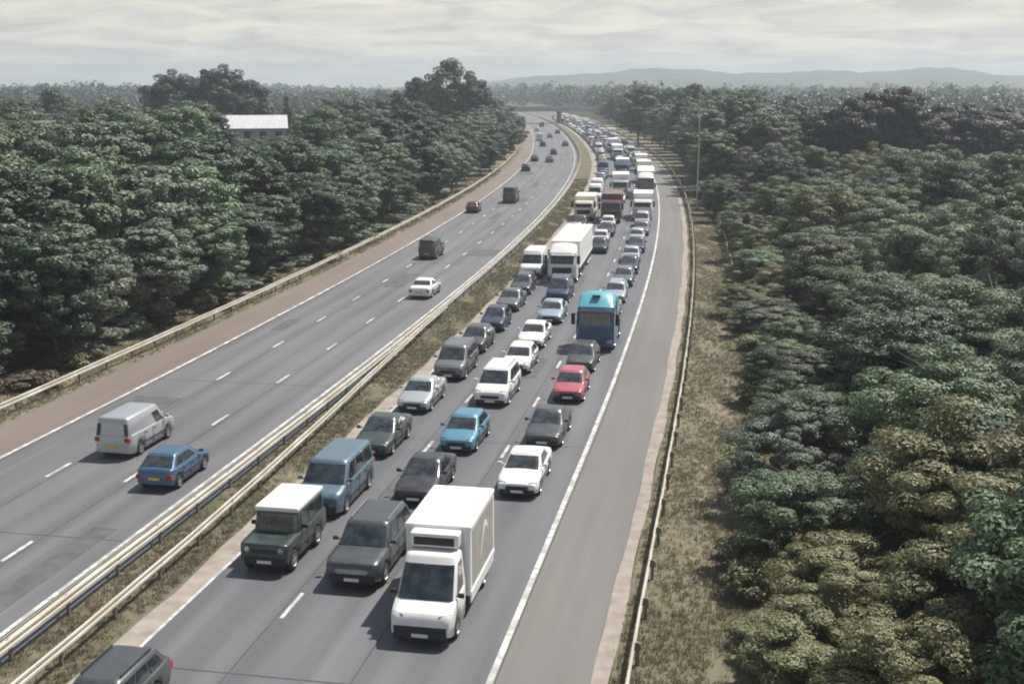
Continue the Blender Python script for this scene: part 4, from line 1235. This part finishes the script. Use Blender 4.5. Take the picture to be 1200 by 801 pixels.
LOOK = {'bush_grey': 'silvery grey-green', 'bush_mid': 'mid green', 'bush_olive': 'yellowish olive', 'bush_dark': 'dark green',
        'tall_dark': 'dark green', 'tall_mid': 'mid green', 'tall_grey': 'greyish green', 'tall_olive': 'olive green'}
def band(t, lst):
    for lim, nm in lst:
        if t < lim: return nm
    return lst[-1][1]
BAND_R = [(44, 'level with the box van'), (66, 'level with the red hatchback'), (90, 'level with the blue lorry'), (140, 'before the steel mast'), (999, 'beyond the steel mast')]
BAND_L = [(72, 'near the left picture edge'), (95, 'opposite the white moving saloon'), (138, 'opposite the grey moving van'), (200, 'opposite the red moving hatchback'), (999, 'far along the shoulder')]
VIEWS = []          # things that must stay visible over the trees: (px range, distance, lowest visible height)
def in_view(x, y, m=6.0):
    return y > 8 and abs(x) < 0.4315 * (y * 0.9775 + 4) + m
def cap(x, y, top):
    px = 600 + 1391 * x / (y * .9775 + 3.6)
    for (a, b, d, z) in ((246, 354, 244, 7.3), (72, 104, 180, 7.2), (1154, 1182, 280, 7.8)):
        if a < px < b and y < d: top = min(top, CAM_H - (CAM_H - z) / d * y)
    return top
def wood_right():
    pts = []
    g = random.Random(3)
    t = 14.0
    while t < 225:
        u = (4.0 if t < 80 else (3.1 if t < 150 else 1.6)) + g.uniform(-.7, .9)
        while u < 110:
            st = 4.4 + t / 55
            x, y = road(t + g.uniform(-1.6, 1.6), u + g.uniform(-1, 1))
            if in_view(x, y, 4) and y < 178: pts.append((x, y, t, u))
            u += st * g.uniform(.85, 1.15) * (1.0 if u < 30 else 1.25)
        t += (4.3 + t / 50) * g.uniform(.9, 1.1)
    for x, y, t, u in pts:
        edge = u < 5.6
        f = sin(x * .11 + 1.3) + sin(y * .071 + x * .03)
        r = g.random()
        key = 'bush_olive' if f > .2 and r < .72 else ('bush_dark' if f < -1.0 and r < .5 else ('bush_grey' if r < .42 else ('bush_mid' if r < .82 else ('bush_olive' if r < .92 else 'bush_dark'))))
        h = (0.56 if edge else 0.95) * g.uniform(.7, 1.28) * (1.0 if t < 110 else 1.15) * (1 + .55 * min(1, max(0, u - 9) / 36) * min(1, max(0, 165 - y) / 60))
        b = band(t, BAND_R); ed = 'on the edge of' if edge else 'inside'
        tree(key, x, y, f'{LOOK[key]} bushy tree {ed} the right wood {b}', f'{LOOK[key]} bushy trees {ed} the right wood {b}', h=h, w=g.uniform(.9, 1.2) * (0.85 if edge else 1.1 + t / 600), name='bushy_tree')
    return len(pts)
nR = wood_right()

def wood_left():
    g = random.Random(5); n = 0
    t = 50.0
    while t < 400:
        u = -41.4 + g.uniform(-.8, .7) + (1.0 if t > 105 else 0) + (.5 if t > 200 else 0)
        row = 0
        while u > -150:
            x, y = road(t + g.uniform(-2.4, 2.4), u + g.uniform(-1.3, 1.3))
            if 238 < y < 264 and 246 < 600 + 1391 * x / (y * .9775 + 3.6) < 354: u -= 8; row += 1; continue
            if in_view(x, y, 4) and not (row > 3 and t > 260) and not (row > 1 and t > 330):
                f = sin(x * .08) + sin(y * .05 + 2)
                r = g.random()
                key = 'tall_dark' if (f < .5 and r < .6) or r < .3 else ('tall_grey' if r > .80 else ('tall_olive' if r > .77 and t > 90 else ('tall_mid' if r > .42 else 'tall_dark')))
                h = g.uniform(.80, 1.08) * (0.60 if row == 0 else (0.88 if row == 1 else 1.0))
                if t > 180: h *= 1.06
                h = cap(x, y, h * 14.6) / 14.6
                b = band(t, BAND_L); ed = 'fronting' if row == 0 else 'deep in'
                tree(key, x, y, f'{LOOK[key]} broadleaf tree {ed} the left wood {b}', f'{LOOK[key]} trees {ed} the left wood {b}', h=h, w=g.uniform(.9, 1.15) * (.78 if row == 0 else 1.08)); n += 1
            u -= (5.6 if row == 0 else 7.2 + t / 40) * g.uniform(.85, 1.15); row += 1
        t += (5.6 + t / 34) * g.uniform(.9, 1.1)
    return n
nL = wood_left()

# trees that stand out
def at_px(px, dist):
    """a bearing read off the photo, at a real ground distance"""
    return ((px - 600) / 1391.0 * (dist * .9775 + 3.6), dist)
for px, d, h, w_, lab in ((1000, 190, 1.12, 1.1, 'left tree of the huge dark trio rising above the right wood'), (1024, 193, 1.22, 1.25, 'middle and tallest tree of the huge dark trio above the right wood'), (1048, 190, 1.10, 1.05, 'right tree of the huge dark trio rising above the right wood'),
                         (1076, 196, .93, 1.15, 'dark tree next to the right of the huge dark trio'), (1104, 200, .97, 1.15, 'second dark tree to the right of the huge dark trio'), (1132, 196, .93, 1.15, 'third dark tree to the right of the huge dark trio'), (1160, 202, .95, 1.2, 'dark spreading tree at the far right end of the dark row'), (1188, 200, .93, 1.2, 'dark tree on the right picture edge closing the dark row'),
                         (970, 196, .92, 1.2, 'dark tree next to the left of the huge dark trio'), (940, 204, .90, 1.15, 'second dark tree to the left of the huge dark trio'), (910, 212, .88, 1.15, 'third dark tree to the left of the huge dark trio')):
    x, y = at_px(px, d); tree('tall_dense', x, y, lab, h=h, w=w_)
x, y = at_px(525, 300); tree('gnarled', x, y, 'tallest tree on the left skyline with an open ragged top', h=1.36, w=1.3)
x, y = at_px(497, 310); tree('tall_dense', x, y, 'dark tree left of the ragged topped tallest tree', h=1.40, w=1.2)
x, y = at_px(551, 306); tree('tall_dense', x, y, 'dark tree right of the ragged topped tallest tree', h=1.36, w=1.2)
for px, d, h, lab in ((205, 290, 1.36, 'left end tree of the tall clump on the left skyline'), (238, 295, 1.46, 'second tree from the left in the tall clump on the left skyline'), (268, 292, 1.44, 'third tree from the left in the tall clump on the left skyline'), (290, 300, 1.36, 'right end tree of the tall clump on the left skyline')):
    x, y = at_px(px, d); tree('tall_dense', x, y, lab, h=h, w=1.25)
for px, d, h, lab in ((338, 300, .93, 'slim conifer poking above the trees right of the pale barn roof'), (418, 320, .95, 'slim conifer poking above the trees left of the tallest tree'), (806, 330, .95, 'pointed conifer just left of the thin steel mast')):
    x, y = at_px(px, d); tree('conifer', x, y, lab, h=h, w=1.1, name='conifer_tree')
x, y = at_px(748, 345); tree('tall_grey', x, y, 'round topped grey-green tree rising just above the trees behind the far queue', h=1.32, w=1.3)
g = random.Random(21)
for t in (188, 195, 202, 210, 219, 228, 237, 247, 257, 268, 280, 293, 307, 322, 340, 360, 385, 410, 440, 470, 500, 535):
    for k in range(2 if t < 400 else 1):
        u = 3.2 + k * 8 + g.uniform(-1.0, 1.0)
        x, y = road(t + g.uniform(-3, 3), u)
        tree(g.choice(['tall_dark', 'tall_grey', 'tall_mid', 'tall_grey']), x, y, 'hazy tree on the outside of the bend beside the far queue', 'trees along the outside of the bend', h=g.uniform(.62, .8) * (1.0 + .38 * k) * (1.0 if t < 225 else 1.28), w=g.uniform(.9, 1.25))
# small shrubs on the verges
n = 0
for t in [26, 29.5, 33, 38, 41.5, 46, 52, 58, 63, 70, 77, 84, 92, 101, 112, 124, 137, 150]:
    x, y = road(t + g.uniform(-1, 1), 1.0 + g.uniform(-.5, 1.0))
    tree('shrub', x, y, 'small olive shrub on the dry verge between guardrail and right wood', 'shrubs on the right verge', h=g.uniform(.5, .9), w=g.uniform(.8, 1.3), name='shrub', cat='shrub')
t = 50
while t < 185:
    x, y = road(t + g.uniform(-1, 1), -39.6 + g.uniform(-1.1, .7)); k = g.choice(['shrub', 'shrub_brown', 'shrub_grey', 'shrub_grey'])
    w_ = {'shrub': 'olive', 'shrub_brown': 'brownish', 'shrub_grey': 'pale grey-green'}[k]
    tree(k, x, y, f'low {w_} shrub behind the guardrail of the left wood', f'{w_} shrubs on the left verge', h=g.uniform(.5, 1.1), w=g.uniform(.9, 1.6), name='shrub', cat='shrub')
    t += 2.6 + t / 60
t = 48
while t < 210:
    x, y = road(t + g.uniform(-1, 1), -43.4 + g.uniform(-.9, .9)); k = g.choice(['bush_dark', 'bush_mid', 'bush_grey'])
    tree(k, x, y, f'low {LOOK[k]} bush filling the gap under the left wood', f'{LOOK[k]} bushes under the left wood', h=g.uniform(.42, .62), w=g.uniform(.8, 1.0), name='bush', cat='bush')
    t += 3.4 + t / 50
for t in (150, 158, 166):
    x, y = road(t, 3.0 + g.uniform(-.5, .8))
    tree('shrub_brown', x, y, 'brown dry shrub at the verge corner near the thin steel mast', 'brown shrubs near the mast', h=1.25, w=1.7, name='shrub', cat='shrub')

def far_wood():
    """the distant wooded country that reads as one mass"""
    g = np.random.default_rng(17)
    cc = [road(t_, UREF) for t_ in range(0, 981, 20)]
    TS = [x_ * sin(TH) + y_ * cos(TH) for x_, y_ in cc]; TU = [x_ * cos(TH) - y_ * sin(TH) - UREF for x_, y_ in cc]
    cs, rs, hs = [], [], []
    n = 0
    while n < 2600:
        d = 240 + (1700 - 240) * g.random() ** 0.8
        a = radians(g.uniform(-27, 27))
        x, y = d * sin(a), d * cos(a)
        # keep off the road corridor
        s = x * sin(TH) + y * cos(TH); u = x * cos(TH) - y * sin(TH)
        du = np.interp(s, TS, TU)
        if s < 960 and -50 < u - du < 11: continue
        if s < 430 and -160 < u - du <= -45: continue
        if s < 240 and u - du >= 10: continue
        cs.append((x, y)); rs.append(g.uniform(3.0, 7.5)); hs.append(g.uniform(8.5, 14.5) + 2.2 * (sin(x * .021 + 1) + sin(y * .013 + x * .006))); n += 1
    cs = np.array(cs); rs = np.array(rs); hs = np.array(hs)
    per = 200
    N = n * per; tid = np.repeat(np.arange(n), per)
    d = g.normal(size=(N, 3)); d[:, 2] += .3; d /= np.linalg.norm(d, axis=1)[:, None]
    lob = 1 + .22 * np.sin(d[:, 0] * 5 + tid * 1.7) * np.sin(d[:, 1] * 4 + tid) + .12 * np.sin(d[:, 2] * 7 + tid * .7)
    pos = np.empty((N, 3))
    pos[:, :2] = cs[tid] + d[:, :2] * (rs[tid] * lob)[:, None]
    pos[:, 2] = hs[tid] * .52 + d[:, 2] * hs[tid] * .48 * lob
    nrm = d + g.normal(size=(N, 3)) * .5 + np.array([0, 0, .3]); nrm /= np.linalg.norm(nrm, axis=1)[:, None]
    a = np.cross(nrm, g.normal(size=(N, 3))); a /= np.linalg.norm(a, axis=1)[:, None]; b = np.cross(nrm, a)
    s = g.uniform(.5, 1.15, N) * (1 + np.hypot(cs[:, 0], cs[:, 1])[tid] / 1500)
    V = np.stack([pos - a * s[:, None] * .6, pos + b * s[:, None] * .45, pos + a * s[:, None] * .6, pos - b * s[:, None] * .45], 1).reshape(-1, 3)
    o = bpy.data.objects.new('far_wood', np_mesh('far_wood', V, np.arange(4 * N).reshape(N, 4), M_leaf['dark'])); COL.objects.link(o)
    tag(o, 'distant wooded country reading as one hazy mass below the hills', 'wood', None, 'stuff')
far_wood()

def grass(name, label, zones, blade, mat):
    g = np.random.default_rng(31)
    X, Y, S = [], [], []
    for (u0, u1, t0, t1, cnt) in zones:
        for _ in range(cnt):
            t = t0 + (t1 - t0) * g.random() ** 1.4; u = g.uniform(u0, u1)
            if sin(t * .9 + u * 2) + sin(t * .37 - u) + g.normal() * .6 < -1.1: continue
            x, y = road(t, u); X.append(x); Y.append(y); S.append(blade * g.uniform(.4, 1.3))
    X = np.array(X); Y = np.array(Y); S = np.array(S); k = 7
    n = len(X) * k; tid = np.repeat(np.arange(len(X)), k)
    ang = g.uniform(0, 2 * pi, n); lean = g.uniform(.1, .8, n); wd = g.uniform(.008, .02, n)
    base = np.stack([X[tid] + g.normal(size=n) * .06, Y[tid] + g.normal(size=n) * .06, np.full(n, -.04)], 1)
    hgt = S[tid]
    tip = base + np.stack([np.cos(ang) * lean * hgt, np.sin(ang) * lean * hgt, hgt], 1)
    side = np.stack([-np.sin(ang), np.cos(ang), np.zeros(n)], 1) * wd[:, None]
    V = np.stack([base - side, base + side, tip], 1).reshape(-1, 3)
    o = bpy.data.objects.new(name, np_mesh(name, V, np.arange(3 * n).reshape(n, 3), mat)); COL.objects.link(o)
    tag(o, label, 'grass', None, 'stuff')
grass('verge_grass', 'dry tufty grass on both outer verges', [(-2.9, 3.3, 22, 200, 34000), (-41, -36.4, 46, 240, 20000)], .17, M_grass)
grass('reservation_grass', 'weeds and dry grass in the central reservation', [(-20.9, -18.45, 20, 220, 24000)], .14, M_grass)

# ------------------------------------------------------------------ mast, fence, buildings, bridge
def mast():
    x, y = road(167, -1.2)
    r = empty('steel_mast', (x, y, -.03)); tag(r, 'thin pale steel mast standing behind the right guardrail at the bend', 'mast')
    q = MB(); q.cyl((0, 0, 0), (0, 0, 16.4), .11, .06, n=10); part(r, 'pole', q, M_steel)
    q = MB(); q.bbox(-.3, .3, -.3, .3, 0, .25, .03); part(r, 'base_plate', q, M_conc)
    q = MB(); q.bbox(-.12, .12, -.16, .16, 16.4, 16.6, .03); part(r, 'mast_head', q, M_steel)
mast()
def timber_fence():
    mw = noise_mat('weathered_timber', (0.24, 0.22, 0.19), (0.40, 0.37, 0.33), scale=3, stretch=(1, 1, 4))
    x0, y0 = road(96, 1.2)
    r = empty('timber_fence', (x0, y0, -.03)); tag(r, 'pale timber post and rail fence behind the right guardrail before the bend', 'fence')
    ts = trange(90, 150, 2.4); uu = lambda t: 0.9 + .010 * max(0, 118 - t)
    pm = None
    for t in ts:
        x, y = road(t, uu(t))
        if pm is None:
            q = MB(); q.box(-.07, .07, -.07, .07, -.1, 1.25); pm = q.build('post', mw, r); o = pm
        else: o = pm.copy(); COL.objects.link(o)
        o.location = (x - x0, y - y0, 0); o.rotation_euler = (0, 0, heading(t))
    for z in (.35, .72, 1.08):
        q = MB()
        for a, b in zip(ts, ts[1:]):
            xa, ya = road(a, uu(a)); xb, yb = road(b, uu(b)); nx, ny = (cos(heading(a)) * .025, sin(heading(a)) * .025)
            xa -= x0; xb -= x0; ya -= y0; yb -= y0
            q.hexa([(xa - nx, ya - ny, z), (xa + nx, ya + ny, z), (xa + nx, ya + ny, z + .11), (xa - nx, ya - ny, z + .11)], [(xb - nx, yb - ny, z), (xb + nx, yb + ny, z), (xb + nx, yb + ny, z + .11), (xb - nx, yb - ny, z + .11)])
        q.build('rail', mw, r)
timber_fence()

def house(name, label, px, dist, w, d, wall, ridge, wm, rm, rz=0.0, windows=3, cat='building'):
    x, y = at_px(px, dist)
    r = empty(name, (x, y, -.1), rz); tag(r, label, cat)
    q = MB(); q.box(-w / 2, w / 2, -d / 2, d / 2, 0, wall)
    for sg in (1, -1):
        xx = sg * (w / 2 - .001)
        q.add([(xx, -d / 2, wall), (xx, d / 2, wall), (xx, 0, ridge - .1)], [(0, 1, 2) if sg > 0 else (2, 1, 0)])
    q.build('wall', wm, r)
    q = MB(); o_ = .4
    for sg in (1, -1):
        a = [(-w / 2 - o_, sg * (d / 2 + o_), wall - .15), (w / 2 + o_, sg * (d / 2 + o_), wall - .15), (w / 2 + o_, 0, ridge), (-w / 2 - o_, 0, ridge)]
        b = [(p[0], p[1], p[2] + .16) for p in a]
        if sg > 0: a, b = a[::-1], b[::-1]
        q.hexa(a, b)
    q.build('roof', rm, r)
    for k in range(windows):
        cx = -w / 2 + w * (k + .5) / windows
        f = MB(); f.box(cx - .7, cx + .7, -d / 2 - .04, -d / 2 + .03, wall - 1.9, wall - .6); fo = f.build('window', M_glass, r)
        s = MB(); s.box(cx - .8, cx + .8, -d / 2 - .10, -d / 2 + .02, wall - 2.02, wall - 1.9); s.build('sill', M_conc, fo)
M_brick = noise_mat('brown_brick', (0.20, 0.12, 0.09), (0.30, 0.19, 0.14), scale=2)
M_render = noise_mat('pale_render', (0.50, 0.47, 0.43), (0.60, 0.57, 0.52), scale=1)
M_tile = noise_mat('brown_tile', (0.20, 0.15, 0.14), (0.30, 0.23, 0.21), scale=2)
M_sheet = noise_mat('pale_sheet_roof', (0.50, 0.50, 0.50), (0.66, 0.66, 0.66), scale=.6, stretch=(6, 1, 1))
house('barn', 'long pale sheet roofed barn among the trees of the left wood', 301, 250, 12.5, 8, 8.4, 10.8, M_render, M_sheet, radians(12), 4)
house('house', 'brown tiled house half hidden among the trees at the far left', 88, 185, 9, 8, 8.6, 11.6, M_render, M_tile, radians(18), 2)
house('house', 'small pale roofed building at the right edge behind the dark trees', 1168, 285, 10, 7, 8.2, 10.0, M_render, M_sheet, radians(-8), 3)

def bridge():
    t = 545
    A = Vector((*road(t, -52), 0)); B = Vector((*road(t + 12, 16), 0))
    mid = (A + B) / 2; d = (B - A); ang = atan2(d.y, d.x); Lh = d.length / 2 + 12
    r = empty('road_bridge', (mid.x, mid.y, 0), ang); tag(r, 'pale concrete road bridge crossing the motorway where the queue disappears', 'bridge')
    q = MB(); q.box(-Lh, Lh, -5, 5, 5.3, 6.4); q.build('deck', M_conc, r)
    for sg in (1, -1):
        q = MB(); q.box(-Lh, Lh, sg * 5 - .15, sg * 5 + .15, 6.4, 7.4); q.build('parapet', M_conc, r)
    for xx in (-Lh * .55, 0.5, Lh * .6):
        q = MB()
        for yy in (-3, 0, 3): q.cyl((xx, yy, -.1), (xx, yy, 5.3), .45, n=10)
        q.build('pier', M_conc, r)
    for sg in (1, -1):
        q = MB(); q.hexa([(sg * (Lh - 8), -5.5, -.1), (sg * (Lh + 18), -5.5, -.1), (sg * (Lh + 18), -5.5, 6.3), (sg * Lh, -5.5, 6.3)], [(sg * (Lh - 8), 5.5, -.1), (sg * (Lh + 18), 5.5, -.1), (sg * (Lh + 18), 5.5, 6.3), (sg * Lh, 5.5, 6.3)])
        q.build('abutment', M_ground, r)
bridge()

# ------------------------------------------------------------------ haze
def haze():
    m = bpy.data.materials.new('haze_air'); m.use_nodes = True
    t = m.node_tree; t.nodes.clear()
    out = t.nodes.new('ShaderNodeOutputMaterial'); v = t.nodes.new('ShaderNodeVolumePrincipled')
    v.inputs['Color'].default_value = (0.79, 0.88, 0.95, 1)
    v.inputs['Density'].default_value = 0.00042
    v.inputs['Anisotropy'].default_value = 0.2
    t.links.new(v.outputs[0], out.inputs['Volume'])
    q = MB(); q.box(-4300, 4300, -500, 4700, -1.2, 80)
    o = q.build('haze', m); tag(o, 'thin pale summer haze over the whole scene', 'haze', None, 'stuff')
haze()
print('TREES', NTREES[0], 'right', nR, 'left', nL, 'objects', len(bpy.data.objects))
